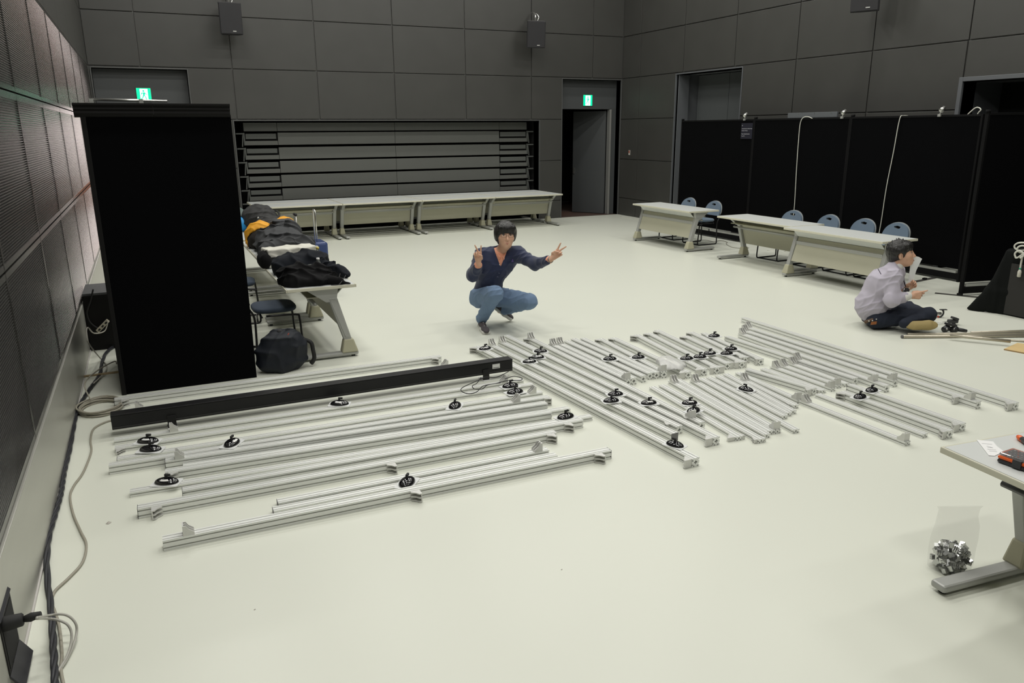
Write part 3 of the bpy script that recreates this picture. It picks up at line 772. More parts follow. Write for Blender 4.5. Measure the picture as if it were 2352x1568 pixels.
# cast corner bracket: two plates, three webs with curved windows
def bracket_mesh(w=.056, b=.056, t=.006):
    mb = MB()
    mb.box(0, b, -w/2, w/2, 0, t).box(0, t, -w/2, w/2, t, b)
    for y in (-w/2, -.003, w/2-.006):
        mb.prism([(t, y, t), (b, y, t), (b, y, t+.010), (b*.55, y, b*.62), (t+.012, y, b), (t, y, b)], (0, .006, 0))
    return mb.mesh('corner_bracket')
ME_BRK = bracket_mesh(); ME_BRK.materials.append(m_brk)
ME_BRKS = bracket_mesh(.028, .034, .005); ME_BRKS.materials.append(mat('zinc_bracket', (.62, .63, .62), rough=.25, metal=.9))
BARS = []
def profile_bar(kind, A, B, side, row, brackets=(), caps=(), gaps=None):
    """A,B floor-plane ends of the seen top edge; brackets: (face, distance from A (neg: from B), direction)"""
    w, h = PROF[kind][:2]
    A = Vector((A[0], A[1], 0)); B = Vector((B[0], B[1], 0)); d = B-A; L = d.length; rz = math.atan2(d.y, d.x)
    o = obj('profile_bar', bar_mesh(kind, L, side, 'profile_bar'), m_prof)
    o.location = (A.x, A.y, .0005); o.rotation_euler = (0, 0, rz)
    y0 = 0 if side > 0 else -w; ym = y0+w/2; nb_drop = 0
    for (face, t, dr) in brackets:
        x = t if t >= 0 else L+t
        X = Vector((dr, 0, 0))
        if face == 'top': Z = Vector((0, 0, 1)); loc = Vector((x, ym, h))
        elif face == 'near': Z = Vector((0, -1 if side > 0 else 1, 0)); loc = Vector((x, y0 if side > 0 else y0+w, max(h/2, .0285)))
        else: Z = Vector((0, 1 if side > 0 else -1, 0)); loc = Vector((x, y0+w if side > 0 else y0, max(h/2, .0285)))
        Y = Z.cross(X); sc = 1.0
        if face != 'top' and gaps:
            gp = min(gaps[face](A + d.normalized()*(x+k*dr)) for k in (0, .028, .056))
            if gp < .025: nb_drop += 1; continue
            sc = min(1.0, ((gp/2 if gp < .116 else gp)-.002)/.056)
        b = obj('corner_bracket', ME_BRK, None, o)
        M4 = Matrix(((X.x, Y.x, Z.x, loc.x), (X.y, Y.y, Z.y, loc.y), (X.z, Y.z, Z.z, loc.z), (0, 0, 0, 1)))
        if face != 'top' and h < .05: M4 = M4 @ Matrix.Diagonal((1, .52, 1, 1)); M4[2][3] = h/2
        b.matrix_local = M4 @ Matrix.Diagonal((1, 1, sc, 1))
    for (end, col) in caps:
        x = -.0025 if end == 0 else L
        MB().box(x, x+.0025, y0-.0005, y0+w+.0005, 0, h).build('end_cap', m_cap if col == 'k' else m_capg, o)
    nb = len(brackets)-nb_drop
    kind_s = 'square aluminium bar' if kind == 'big' else 'flat aluminium bar'
    num = ['no bracket', 'one bracket', 'two brackets', 'three brackets', 'four brackets'][nb]
    ln = 'long' if L > 2.1 else 'short'
    lab = f'{ln} {kind_s} with {num}, {row}'
    tag(o, lab, 'bar', lab)
    BARS.append(o)
    return o
def edge(kind, p): return onz(p[0], p[1], PROF[kind][1])
RL = 'in the row by the black beam'; RM = 'among bars before the squatting man'; RN = 'among bars by the clear bag'; RR = 'among bars nearest the seated man'
T, N_, F_ = 'top', 'near', 'far'
LEFT = [
 ('big', (373.1,1242.1), (1404,1034), [(T,.10,1), (N_,1.39,-1), (N_,-.075,-1)], [(1,'k')]),
 ('flat', (628.9,1173.9), (1281,1045.7), [], [(0,'g')]),
 ('flat', (639.3,1155.4), (1261.9,1033), [(T,-.05,-1)], [(0,'g')]),
 ('big', (315.7,1169.1), (1279,993), [(N_,.07,1), (N_,1.49,-1), (N_,-.025,-1)], [(0,'k')]),
 ('big', (419,1127.7), (1340,964.4), [(N_,-.105,-1)], [(0,'k')]),
 ('flat', (297.4,1131.7), (1361.5,956.4), [], []),
 ('big', (378.7,1085.4), (1268,947), [(N_,.02,1)], []),
 ('flat', (420,1072), (1310.5,938), [], []),
 ('big', (380,1070), (1258.4,926.2), [(T,.06,1)], [(0,'k')]),
 ('big', (248,1081.4), (1264.3,911.8), [(T,-.26,-1), (N_,-.002,-1)], []),
 ('flat', (268.7,1055.4), (1247.5,900.7), [(T,-.06,-1)], [(0,'k')]),
 ('flat', (263,1030.6), (1226.8,882.3), [(N_,.01,1)], []),
 ('flat', (261.5,1012.3), (1203.7,872.8), [(T,.36,1), (T,-.15,-1)], []),
 ('flat', (295,944.5), (1049,838.5), [(T,.05,1), (T,-.08,-1)], [(0,'k')]),
 ('big', (262.3,918.3), (1014.2,818.4), [(N_,.05,1), (N_,-.045,-1)], [(0,'k')]),
]
def lay(rows, side, ax):
    """place a row of bars side by side without touching; ax 0: bars run along x, 1: along y"""
    ab = []; ot = 1-ax
    for q in rows:
        kind, a, b = q[:3]; A = edge(kind, a); B = edge(kind, b)
        if ab:
            pa, pb = ab[-1]
            for P in (A, B):
                P[ot] = max(P[ot], pa[ot]+(pb[ot]-pa[ot])*(P[ax]-pa[ax])/(pb[ax]-pa[ax])+.0625)
        ab.append((A, B))
    def gap(i, j, sgn):
        if not 0 <= j < len(ab): return lambda P: 9.
        pa, pb = ab[j]; qa, qb = ab[i]
        lo, hi = min(pa[ax], pb[ax])-.06, max(pa[ax], pb[ax])+.06
        def f(P):
            if not lo <= P[ax] <= hi: return 9.
            o = pa[ot]+(pb[ot]-pa[ot])*(P[ax]-pa[ax])/(pb[ax]-pa[ax]); m = qa[ot]+(qb[ot]-qa[ot])*(P[ax]-qa[ax])/(qb[ax]-qa[ax])
            return abs(o-m)-.061
        return f
    for i, q in enumerate(rows):
        A, B = ab[i]
        row, br, cp = (RL, q[3], q[4]) if ax == 0 else (q[3], q[4], q[5])
        profile_bar(q[0], A, B, side, row, br, cp, {'near': gap(i, i-1, -1), 'far': gap(i, i+1, 1)})
lay(LEFT, 1, 0)
def Z6(X, Y): return (1480+X/9.225, 920+Y/9.225)
def Z7(X, Y): return (1640+X/10.69, 900+Y/10.69)
def DD(X, Y): return (1650+X/3.35, 720+Y/3.35)
# (kind, near end pixel, far end pixel, row, brackets, caps), left to right; ends given at the left top edge
MID = [
 ('big', (1590.6,1053.9), (1089.4,795.5), RM, [(N_,.005,1), (N_,-.005,-1)], []),
 ('big', (1542.3,996.4), (1119.1,790.0), RM, [(T,-.02,-1)], [(0,'g')]),
 ('big', (1553.5,980.2), (1142.8,783.5), RM, [(N_,.07,1), (T,-.02,-1)], []),
 ('big', (1638.3,1005.6), (1156.6,769.7), RM, [(N_,.005,1)], []),
 ('big', (1604.7,971.0), (1210.0,775.6), RM, [(N_,.12,1), (T,.10,1), (N_,-.01,-1), (T,-.01,-1)], []),
]
GRP2 = [
 ('flat', (1689.6,1003.8), (1490.9,888.0), RM, [(N_,.005,1), (F_,.005,1)], []),
 ('flat', (1741.0,1009.4), (1512.7,884.1), RM, [(N_,.005,1), (F_,.005,1)], []),
 ('flat', (1753.2,998.2), (1534.4,874.2), RM, [(T,-.02,-1)], []),
 ('flat', (1757.5,991.0), (1549.0,871.2), RM, [], []),
 ('flat', (1775.2,988.4), (1583.8,872.2), RM, [(T,.01,1), (T,-.02,-1)], []),
 ('flat', (1820.5,987.0), (1604.0,869.0), RM, [], []),
 ('flat', (1794.3,955.2), (1622.0,866.3), RM, [], []),
 ('flat', (1803.7,948.6), (1642.0,862.0), RM, [], []),
 ('flat', (1812.1,944.0), (1660.0,858.5), RM, [], []),
 ('flat', (1820.1,930.9), (1680.0,872.0), RM, [(N_,.03,1), (T,-.02,-1), (N_,-.01,-1)], []),
 ('flat', (1830,919.0), (1688.6,855.4), RM, [(T,.01,1)], []),
 ('big', (1866.0,893.0), (1711.0,847.5), RM, [(N_,.005,1), (N_,-.005,-1)], []),
 ('flat', (1886.0,896.5), (1746.0,846.5), RM, [(N_,.005,1)], []),
 ('flat', (1908.0,892.0), (1768.0,841.0), RM, [(T,.01,1), (T,-.02,-1)], []),
 ('flat', (1922.0,885.0), (1785.0,836.5), RM, [(T,.01,1), (T,-.02,-1)], []),
 ('flat', (1938.0,881.0), (1806.0,832.0), RM, [(T,-.02,-1)], []),
]
GRP3 = [
 ('big', (1437,872), (1259.4,789.4), RN, [(T,.01,1), (T,-.02,-1)], []),
 ('big', (1449,869), (1275.2,786.5), RN, [(T,-.02,-1)], []),
 ('big', (1471.4,863.9), (1295.0,782.5), RN, [], []),
 ('big', (1487.0,857.5), (1310.8,777.6), RN, [], []),
 ('big', (1502,855.7), (1332.5,776.6), RN, [(F_,.005,1)], []),
 ('big', (1519,854), (1373.1,777.6), RN, [(T,.01,1), (N_,-.01,-1)], []),
 ('big', (1575,855), (1402.7,775.6), RN, [(N_,.005,1), (N_,-.01,-1)], []),
 ('big', (1611.5,848.5), (1457.3,768.5), RN, [(N_,.005,1), (N_,-.01,-1)], []),
 ('big', (1641.0,844.5), (1484.0,764.5), RN, [(N_,.005,1), (F_,.005,1), (N_,-.01,-1)], []),
 ('big', (1664.9,834.6), (1502.8,757.6), RN, [(F_,.005,1), (N_,-.04,-1)], []),
 ('big', (1698.5,831.7), (1568.0,771.4), RN, [(N_,.005,1), (F_,.005,1), (N_,-.01,-1)], []),
 ('big', (1706,821), (1581.9,762.5), RN, [(N_,.005,1), (F_,.005,1), (N_,-.01,-1)], []),
 ('big', (1742,824.8), (1609.5,764.5), RN, [(N_,.005,1)], []),
]
GRP4 = [
 ('flat', (2078.4,1015.5), (1835.0,919.4), RR, [(T,.01,1), (T,-.02,-1)], []),
 ('flat', (2118.7,997.6), (1872.0,905.0), RR, [], []),
 ('big', (2176.9,990.1), (1927.6,899.1), RR, [(N_,.005,1), (N_,-.005,-1)], []),
 ('big', (2206.7,973.7), (1945.5,882.7), RR, [(N_,.005,1)], [(1,'g')]),
]
GRP5 = [
 ('big', (1960,869), (1663.9,772.4), RR, [(T,-.9,-1)], []),
 ('big', (2024.6,887.2), (1694.8,764.8), RR, [(T,.12,1), (T,-.01,-1)], []),
 ('big', (2051.5,873.7), (1700.8,757.3), RR, [(T,.01,1), (T,-.01,-1)], []),
 ('big', (2242.5,923.0), (1708.2,749.9), RR, [(T,.05,1), (N_,.14,1), (T,-.01,-1), (F_,-.7,-1)], []),
 ('big', (2329.1,926.0), (1702.2,729.0), RR, [(N_,.005,1)], []),
]
for GR in (MID, GRP2, GRP3, GRP4, GRP5): lay(GR, -1, 1)

# ================================================================== BLACK DOMES
m_gloss = mat('gloss_black', (.006, .006, .007), rough=.06, spec=.6, coat=.5)
m_plate = mat('white_plate', (.72, .73, .72), rough=.35)
m_stick = mat('white_sticker', (.8, .8, .78), rough=.6)
def dome_proto(stick):
    t = thing('dome_fixture', '', 'fixture')
    pts = []
    for cx, cy in ((1, 1), (-1, 1), (-1, -1), (1, -1)):
        for k in range(4):
            a = math.atan2(cy, cx)-math.pi/4+k*math.pi/6; pts.append((cx*.072+.012*math.cos(a), cy*.044+.012*math.sin(a), 0))
    MB().prism(pts, (0, 0, .004)).build('base_plate', m_plate, t)
    pr = [(.073, .004), (.074, .006)]+[(.073*math.cos(a), .006+.030*math.sin(a)**1.0) for a in [i*math.pi/2/9 for i in range(1, 9)]]+[(.006, .036)]
    dm = MB(Matrix.Diagonal((1, .64, 1, 1))).lathe(pr, 28).build('dome', m_gloss, t, smooth=True)
    MB().lathe([(.009, .033), (.009, .046), (.006, .050)], 10).box(-.007, .026, -.006, .006, .046, .059).build('connector', m_rub, t)
    if stick:
        q = []; 
        for i in range(5):
            for j in range(3):
                a = -.55+i*.275-math.pi/2; r = .036+j*.0095; rr = min(r/.072, .99); z = .006+.030*math.sin(math.acos(rr))+.0016
                q.append((r*math.cos(a), r*.64*math.sin(a), z))
        MB().add(q, [(i*3+j, i*3+j+1, (i+1)*3+j+1, (i+1)*3+j) for i in range(4) for j in range(2)]).build('sticker', m_stick, dm)
    return t
DP = [dome_proto(0), dome_proto(1)]; used = [False, False]
def dome(p, z, rz, st, label, group, sc=1.0):
    c = onz(p[0], p[1], z)
    if used[st]: r = dup(DP[st])
    else: r = DP[st]; used[st] = True
    r['label'] = label; r['group'] = group; r.location = (c.x, c.y, z+.001); r.rotation_euler = (0, 0, rz); r.scale = (sc, sc, sc)
for (p, z, rz, st) in [((383,1109), .031, -0.44, 1), ((340,1015), .031, -0.44, 1), ((346,1034), .037, -0.44, 0), ((533,1020), .0605, 1.0, 1), ((780,929), .031, -0.44, 1),
                       ((1045,934), .0605, 0.95, 0), ((935,1110), .031, 0.9, 0), ((1172,888), .031, 0.1, 0), ((1183,902), .037, 0.1, 0), ((1299,959), .031, 0.2, 0)]:
    lab = 'glossy black dome on white plate'+(' with sticker' if st else '')+', in the row by the black beam'
    dome(p, z, rz, st, lab, lab)
for (p, z, rz, st) in [((1114,802),.0605,.4,1), ((1241.6,808),.0605,0,0), ((1234.7,822),.067,.1,1), ((1216,832),.0605,.1,1), ((1400.7,826),.0605,.1,0), ((1466,822),.0605,.2,0),
                       ((1413.6,907),.0605,.1,0), ((1403.7,922),.067,.1,0), ((1490,927),.0605,.1,1), ((1583.8,927),.031,.1,1), ((1592.7,945),.0605,.6,0), ((1713,896),.031,.7,0),
                       ((1577,825),.0605,.1,0), ((1607.5,821),.067,.1,0), ((1630,813),.0735,.2,1), ((1669,813),.0605,.2,0), ((1678.7,803),.067,.1,0), ((1640,773),.0605,.2,0), ((1550,1023),.0605,.6,0)]:
    rz = (1.95 if p[0] in (1550, 1713) else -.28+rz)
    lab = 'glossy black dome on white plate'+(' with sticker' if st else '')+', on bars before the squatting man'
    dome(p, z, rz, st, lab, lab, .88)
for (p, z, rz, st) in [((1975,913),.0605,.2,0), ((2002,898),.0605,.2,0)]:
    lab = 'glossy black dome on white plate, in the row nearest the seated man'
    dome(p, z, rz, st, lab, lab, .88)

# ================================================================== BLACK BEAM on two stands
m_beam = mat('beam_black', (.009, .009, .0095), rough=.42, spec=.35)
fa = onz(386, 985); ya = fa.y
zb = (ony(384, 967, ya)).z
pl, pr_ = ony(258, 988, ya), ony(1178, 852, ya)
hb = .105
bmz = (pl.z+pr_.z)/2
bm = thing('black_beam', 'long matt black beam on two low stands across the bars', 'beam', ((pl.x+pr_.x)/2, ya+.05, 0))
L2 = (pr_.x-pl.x)/2
MB().box(-L2, L2, -.045, .045, bmz, bmz+hb).build('housing', m_beam, bm, bevel=.004)
MB().box(-L2+.004, L2-.004, -.048, -.045, bmz+.012, bmz+.02).build('groove_strip', mat('beam_strip', (.03, .03, .03), rough=.3), bm)
MB().box(-L2, L2, -.05, .05, bmz+hb, bmz+hb+.006).build('lid', m_beam, bm, bevel=.002)
for px in (386, 1117):
    q = ony(px, 900, ya).x-bm.location.x
    MB().box(q-.03, q+.03, -.056, -.046, bmz-.045, bmz+.05).build('stand_arm', m_beam, bm, bevel=.003)
    MB().box(q-.035, q+.035, -.07, .05, .0, bmz-.045).build('stand', m_plate, bm, bevel=.004)
lbx = ony(1140, 846, ya).x-bm.location.x
MB().box(lbx-.035, lbx+.035, -.0475, -.045, bmz+.045, bmz+.085).build('rating_label', m_stick, bm)
MB().box(lbx-.028, lbx+.028, -.0482, -.0475, bmz+.051, bmz+.055).build('label_print', m_rub, bm)
# its thin black leads
def bpx(px, py, z=.07): return onz(px, py, z)
pts = [(1168,853,.10), (1140,866,.09), (1115,866,.08), (1092,876,.07), (1062,890,.066), (1061,899,.066), (1078,904,.066), (1096,899,.066), (1110,886,.066), (1140,880,.066), (1165,874,.07), (1195,873,.07), (1198,868,.08), (1180,864,.09), (1160,870,.09)]
cord('thin_lead', [bpx(*p) for p in pts], .0035, m_rub, 'thin black lead looping from the black beam over the bars')
pts = [(1105,866,.09), (1095,880,.068), (1085,886,.066), (1090,893,.066), (1108,893,.066), (1120,884,.07), (1150,879,.075)]
cord('thin_lead', [bpx(*p) for p in pts], .0035, m_rub, 'thin black lead in a small loop under the black beam end')
# ================================================================== PEOPLE
m_skin = mat('skin', (.64, .385, .265), rough=.5, spec=.35, var=.05, vscale=14)
m_lip = mat('lip', (.45, .17, .13), rough=.45)
m_hair = mat('black_hair', (.013, .012, .011), rough=.38, spec=.5, bump=.9, bscale=70, stretch=(1, 1, .16), detail=4)
m_eye = mat('eye_white', (.7, .68, .64), rough=.25); m_iris = mat('iris', (.015, .01, .008), rough=.2)
m_card = mat('navy_knit', (.018, .027, .075), rough=.9, bump=.4, bscale=420, sheen=.3)
m_shirt = mat('salmon_shirt', (.80, .36, .23), rough=.8, bump=.1, bscale=300)
m_jean = mat('blue_jeans', (.16, .24, .37), rough=.85, bump=.3, bscale=500, var=.12, vscale=9)
m_jeand = mat('dark_jeans', (.012, .017, .032), rough=.85, bump=.3, bscale=500)
m_shoe = mat('shoe_canvas', (.075, .065, .07), rough=.85, var=.3, vscale=25)
m_sole = mat('shoe_sole', (.62, .61, .57), rough=.6)
m_lace = mat('lace', (.7, .7, .66), rough=.8)
m_gauze = mat('lilac_shirt', (.46, .43, .50), rough=.85, bump=.15, bscale=600)
m_gum = mat('gum_sole', (.40, .31, .13), rough=.7, bump=.3, bscale=250)

def basis(fwd, up):
    f = fwd.normalized(); r = f.cross(up).normalized(); u = r.cross(f)   # r: viewer-independent right of the figure
    return Matrix(((r.x, f.x, u.x), (r.y, f.y, u.y), (r.z, f.z, u.z)))      # columns right, forward, up
def head_prims(c, B, s):
    p = lambda x, y, z: c + B @ Vector((x, y, z))*s
    e = lambda x, y, z, a, b, d, k: ('e', p(x, y, z), (a*s, b*s, d*s), B, k*s)
    skin = [e(0, -.012, .03, .074, .092, .088, .03), e(0, .03, -.03, .064, .062, .082, .04), e(0, .05, -.088, .036, .036, .028, .04),
            e(-.04, .048, -.025, .024, .026, .022, .03), e(.04, .048, -.025, .024, .026, .022, .03),
            ('c', p(0, .086, .008), p(0, .106, -.032), .007*s, .011*s, .012*s), e(-.011, .092, -.036, .008, .009, .007, .008), e(.011, .092, -.036, .008, .009, .007, .008),
            e(0, .08, -.066, .024, .014, .014, .015),
            e(-.076, -.008, -.012, .011, .02, .030, .008), e(.076, -.008, -.012, .011, .02, .030, .008),
            ('-e', p(-.032, .095, .008), (.016*s, .014*s, .008*s), B, .012*s), ('-e', p(.032, .095, .008), (.016*s, .014*s, .008*s), B, .012*s),
            ('-e', p(-.079, .004, -.012), (.006*s, .008*s, .014*s), B, .006*s), ('-e', p(.079, .004, -.012), (.006*s, .008*s, .014*s), B, .006*s)]
    return skin, p, e
def face_parts(root, c, B, s, glasses=False):
    sk, p, e = head_prims(c, B, s)
    inv = Matrix.Translation(-Vector(root.location))
    for sx in (-1, 1):
        MB(inv).ell(p(sx*.032, .0775, .006), (.0135*s, .008*s, .0042*s), R=B).build('eye', m_eye, root, smooth=True)
        MB(inv).ell(p(sx*.0325, .0845, .006), (.005*s, .003*s, .0040*s), R=B).build('iris', m_iris, root, smooth=True)
        MB(inv).tube([p(sx*.014, .088, .0275), p(sx*.032, .087, .032), p(sx*.05, .074, .027)], [.0035*s, .004*s, .002*s], 6).build('eyebrow', m_hair, root, smooth=True)
        MB(inv).tube([p(sx*.018, .0835, .0105), p(sx*.032, .0855, .0125), p(sx*.046, .079, .0105)], .0018*s, 5).build('eyelid', m_hair, root, smooth=True)
    MB(inv).tube([p(-.030, .080, -.0625), p(-.010, .0935, -.0635), p(0, .0945, -.065), p(.010, .0935, -.0635), p(.030, .080, -.0625)], [.0015*s, .0042*s, .0038*s, .0042*s, .0015*s], 6).build('upper_lip', m_lip, root, smooth=True)
    MB(inv).tube([p(-.020, .085, -.0695), p(0, .0975, -.0725), p(.020, .085, -.0695)], [.0015*s, .0052*s, .0015*s], 6).build('lower_lip', m_lip, root, smooth=True)
    if glasses:
        m_g = mat('glasses_frame', (.03, .025, .025), rough=.3, metal=.6)
        g = None
        for sx in (-1, 1):
            R = []
            for k in range(20):
                a = 2*math.pi*k/20; cx, cz = math.cos(a), math.sin(a)
                R.append(p(sx*.034+.0255*math.copysign(abs(cx)**.6, cx), .103-.006*abs(cx*sx+1)*.5, .003+.0145*math.copysign(abs(cz)**.6, cz)))
            q = MB(inv).tube(R, .0013*s, 5, closed=True).build('spectacle_rim', m_g, root, smooth=True)
            MB(inv).tube([p(sx*.0595, .098, .008), p(sx*.076, .06, .008), p(sx*.08, 0, .006)], .0014*s, 5).build('spectacle_arm', m_g, root, smooth=True)
        MB(inv).tube([p(-.009, .104, .006), p(0, .107, .008), p(.009, .104, .006)], .0014*s, 5).build('spectacle_bridge', m_g, root, smooth=True)
def hand_prims(Wp, f, n, t, pose, s=1.0):
    """Wp wrist, f finger direction, n palm normal, t thumb side; pose per finger: (spread, curl)"""
    f = f.normalized(); n = (n-f*n.dot(f)).normalized(); t = (t-f*t.dot(f)-n*t.dot(n)).normalized()
    P = lambda a, b, c: Wp + (f*a+t*b+n*c)*s
    pr = [('c', P(-.03, 0, 0), P(.02, 0, 0), .024*s, .026*s, .02)]
    kn = [(.088, .030), (.092, .010), (.088, -.010), (.080, -.029)]; ln = [.070, .078, .072, .056]
    for (a, b) in kn: pr.append(('c', P(.015, b*.55, 0), P(a, b, 0), .014*s, .0115*s, .012))
    pr.append(('e', P(.045, .022, .010), (.022*s, .022*s, .018*s), None, .012))
    for (a, b), L, (sp, cu) in zip(kn, ln, pose):
        q = Vector((a, b, 0)); ang = 0; r = .0092
        for sg, fr in enumerate((.45, .30, .25)):
            ang += cu*(1.0 if sg else .9)
            d = Vector((math.cos(ang)*math.cos(sp), math.cos(ang)*math.sin(sp), math.sin(ang)))
            q2 = q+d*L*fr; pr.append(('c', P(*q), P(*q2), r*s, (r-.0009)*s, .003)); q = q2; r -= .0009
    return pr, P
def limb(*pts, k=.03):
    """chain of (point, radius)"""
    return [('c', a[0], b[0], a[1], b[1], k) for a, b in zip(pts, pts[1:])]
def grow(pr, d): return [(q[0], q[1], q[2], q[3]+d, q[4]+d, q[5]) if q[0] == 'c' else (q[0], q[1], tuple(x+d for x in q[2]), q[3], q[4]) for q in pr]

def shoe(root, heel, toe, up, s=1.0, colors=None, laces=True, raise_heel=False, ball=None):
    """heel/toe points on the sole plane"""
    cs, cu = colors or (m_sole, m_shoe)
    f = (toe-heel); L = f.length; f.normalize(); r = f.cross(up).normalized(); u = r.cross(f)
    P = lambda a, b, c: heel + f*(a*L) + r*b + u*c
    B = Matrix(((r.x, f.x, u.x), (r.y, f.y, u.y), (r.z, f.z, u.z)))
    sole = [('b', P(.28, 0, .014), (.024, L*.22, .006), B, .010, .02), ('b', P(.70, .002, .014), (.032, L*.20, .006), B, .012, .03)]
    upper = [('e', P(.74, 0, .035), (.042, L*.27, .030), B, .03), ('e', P(.26, 0, .045), (.034, L*.24, .040), B, .03), ('c', P(.22, 0, .06), P(.5, 0, .055), .030, .028, .03)]
    soft('shoe_sole', sole, cs, root, .006)
    soft('shoe_upper', upper, cu, root, .006)
    if laces:
        inv = Matrix.Translation(-Vector(root.location)); mb = MB(inv)
        for k in range(4):
            a = .46+.07*k; mb.tube([P(a, -.022, .072-.012*k), P(a+.02, 0, .088-.012*k), P(a, .022, .072-.012*k)], .003, 5)
        mb.build('laces', m_lace, root, smooth=True)['kind'] = 'stuff'

# ------------------------------------------------------------------ squatting man
C_ = -FH                                             # towards the camera
root = thing('person', 'squatting man in navy cardigan and blue jeans making two victory signs', 'person', onz(1140, 752))
hipR, hipL = onw(1100, 684, 8.36), onw(1146, 682, 8.36)
pelv = onw(1121, 672, 8.38); waist = onw(1123, 648, 8.34); chest = onw(1136, 612, 8.27); nb = onw(1152, 580, 8.24)
shR, shL = onw(1107, 588, 8.26), onw(1188, 583, 8.20)
elR, wrR = onw(1086, 632, 8.10), onw(1099, 606, 7.92)
elL, wrL = onw(1229, 606, 8.00), onw(1264, 596, 7.78)
knR, knL = onw(1137, 674, 7.86), onw(1216, 692, 8.00)
anR, anL = onz(1105, 752)+Vector((0, 0, .085)), onw(1155, 714, 8.46)
toeR, heelR = onz(1117, 767), onz(1103, 748)
toeL = onz(1179, 738); ballL = onz(1160, 737)
heelL = onw(1134, 709, 8.40)
hc = onw(1161, 541, 8.12); HS = 1.16
hf = (C_*1.0 + RH*.20 + UP*.10); HB_ = basis(hf, UP + RH*.05)
sk, hp, he = head_prims(hc, HB_, HS)
torso = [('e', pelv, (.165, .125, .12), basis(C_, UP), .06), ('c', waist, chest, .13, .15, .08), ('e', (chest+nb)/2+Vector((0, 0, -.02)), (.185, .115, .13), basis(C_+RH*-.15, UP), .08),
         ('c', shR, shL, .075, .075, .07), ('c', (shR+shL)/2, nb, .07, .06, .05)]
armR = limb((shR, .066), (elR, .052), (wrR, .036), k=.03); armL = limb((shL, .066), (elL, .052), (wrL, .036), k=.03)
legR = limb((hipR, .098), (knR, .070), k=.04)+limb((knR, .068), (anR, .046), k=.03); legL = limb((hipL, .098), (knL, .070), k=.04)+limb((knL, .068), (anL, .046), k=.03)
V = [(.0, .05), (-.28, .05), (-.05, 1.25), (-.05, 1.25)]
hR, PR = hand_prims(wrR+UP*.02, UP+RH*-.08, C_, RH, [(.16, .04), (-.36, .04), (0, 1.3), (0, 1.3)], 1.08)
hR += [('c', PR(.03, .035, .01), PR(.062, .036, .028), .012, .011, .01), ('c', PR(.062, .036, .028), PR(.078, .012, .04), .0105, .009, .004)]
fl = (RH*.75+UP*.62)
hL, PL = hand_prims(wrL+fl.normalized()*.025, fl, C_+RH*-.2, UP-RH*.6, [(.42, .03), (-.12, .03), (-.2, 1.2), (-.25, 1.2)], 1.08)
hL += [('c', PL(.03, .035, .01), PL(.062, .030, .026), .012, .011, .01), ('c', PL(.062, .030, .026), PL(.085, .005, .036), .0105, .009, .004)]
body = sk + limb((hc + HB_ @ Vector((0, -.02, -.07)), .056), (nb, .062), k=.04) + grow(torso, -.02) + grow(armR+armL, -.014) + grow(legR+legL, -.018) + hR + hL \
     + limb((anR, .036), (toeR*.4+heelR*.6+UP*.045, .03)) + limb((anL, .036), (ballL*.5+heelL*.5+UP*.05, .03))
soft('body', body, m_skin, root, .0055)
# knit cardigan with a deep V, shirt below it
vtop, vbot = nb+UP*.03, onw(1150, 613, 8.10)
ax_ = HB_.col[0].normalized() if False else RH
def vneck(X, Y, Z):
    lx = (X-vbot.x)*RH.x+(Y-vbot.y)*RH.y; ly = (X-vbot.x)*C_.x+(Y-vbot.y)*C_.y; lz = Z-vbot.z
    lx = lx-lz*.02
    d = np.abs(lx)*.93-lz*.37
    return np.maximum(np.maximum(d, -(ly+.12)), lz-.40)
cuffR, cuffL = elR.lerp(wrR, .80), elL.lerp(wrL, .84)
cardp = grow(torso, .012) + limb((shR, .080), (elR, .066), (cuffR, .052), k=.04) + limb((shL, .080), (elL, .064), (cuffL, .048), k=.04)
soft('cardigan', cardp+[('-f', vneck)], m_card, root, .0065, folds(.001, 26, 5, ridge=.009))
soft('shirt', torso + limb((shR, .06), (elR, .05), (elR.lerp(wrR, .90), .043), k=.03) + limb((shL, .06), (elL, .05), (elL.lerp(wrL, .92), .040), k=.03), m_shirt, root, .008, folds(.002, 40, 8))
inv = Matrix.Translation(-Vector(root.location))
o_ = lambda a, b, c: nb + RH*a + C_*b + UP*c
colp = []
for sx in (-1, 1):
    ch = [o_(0, -.07, .05), o_(sx*.055, -.045, .055), o_(sx*.075, .0, .050), o_(sx*.062, .055, .030), o_(sx*.040, .095, .0), o_(sx*.020, .118, -.030)]
    colp += [('c', p_, q_, .011, .011, .005) for p_, q_ in zip(ch, ch[1:])]
    lw = [o_(sx*.066, .058, .010), o_(sx*.046, .096, -.022), o_(sx*.026, .112, -.050)]
    colp += [('c', p_, q_, .010, .010, .012) for p_, q_ in zip(lw, lw[1:])] + [('c', p_, q_, .009, .009, .012) for p_, q_ in zip(ch[3:], lw)]
soft('shirt_collar', colp, m_shirt, root, .005)
bt_ = mat('dark_button', (.03, .035, .07), rough=.4)
for (px, py) in ((1146, 628), (1143, 636.5)):
    MB(inv).ell(onw(px, py, 8.055), (.008, .008, .008)).build('button', bt_, root, smooth=True)
MB(inv).ell(onw(1147.5, 608, 8.10), (.005, .005, .005)).build('shirt_button', m_lace, root, smooth=True)
MB(inv).box(0, 0, 0, 0, 0, 0) if False else None
lg = onw(1177, 598, 8.04)
MB(inv).prism([lg+RH*a+UP*b for a, b in ((-.012, -.014), (.012, -.014), (.010, -.006), (.004, 0), (.006, .014), (-.002, .014), (-.004, 0))], C_*.004).build('chest_emblem', mat('purple_thread', (.09, .05, .2), rough=.8), root)
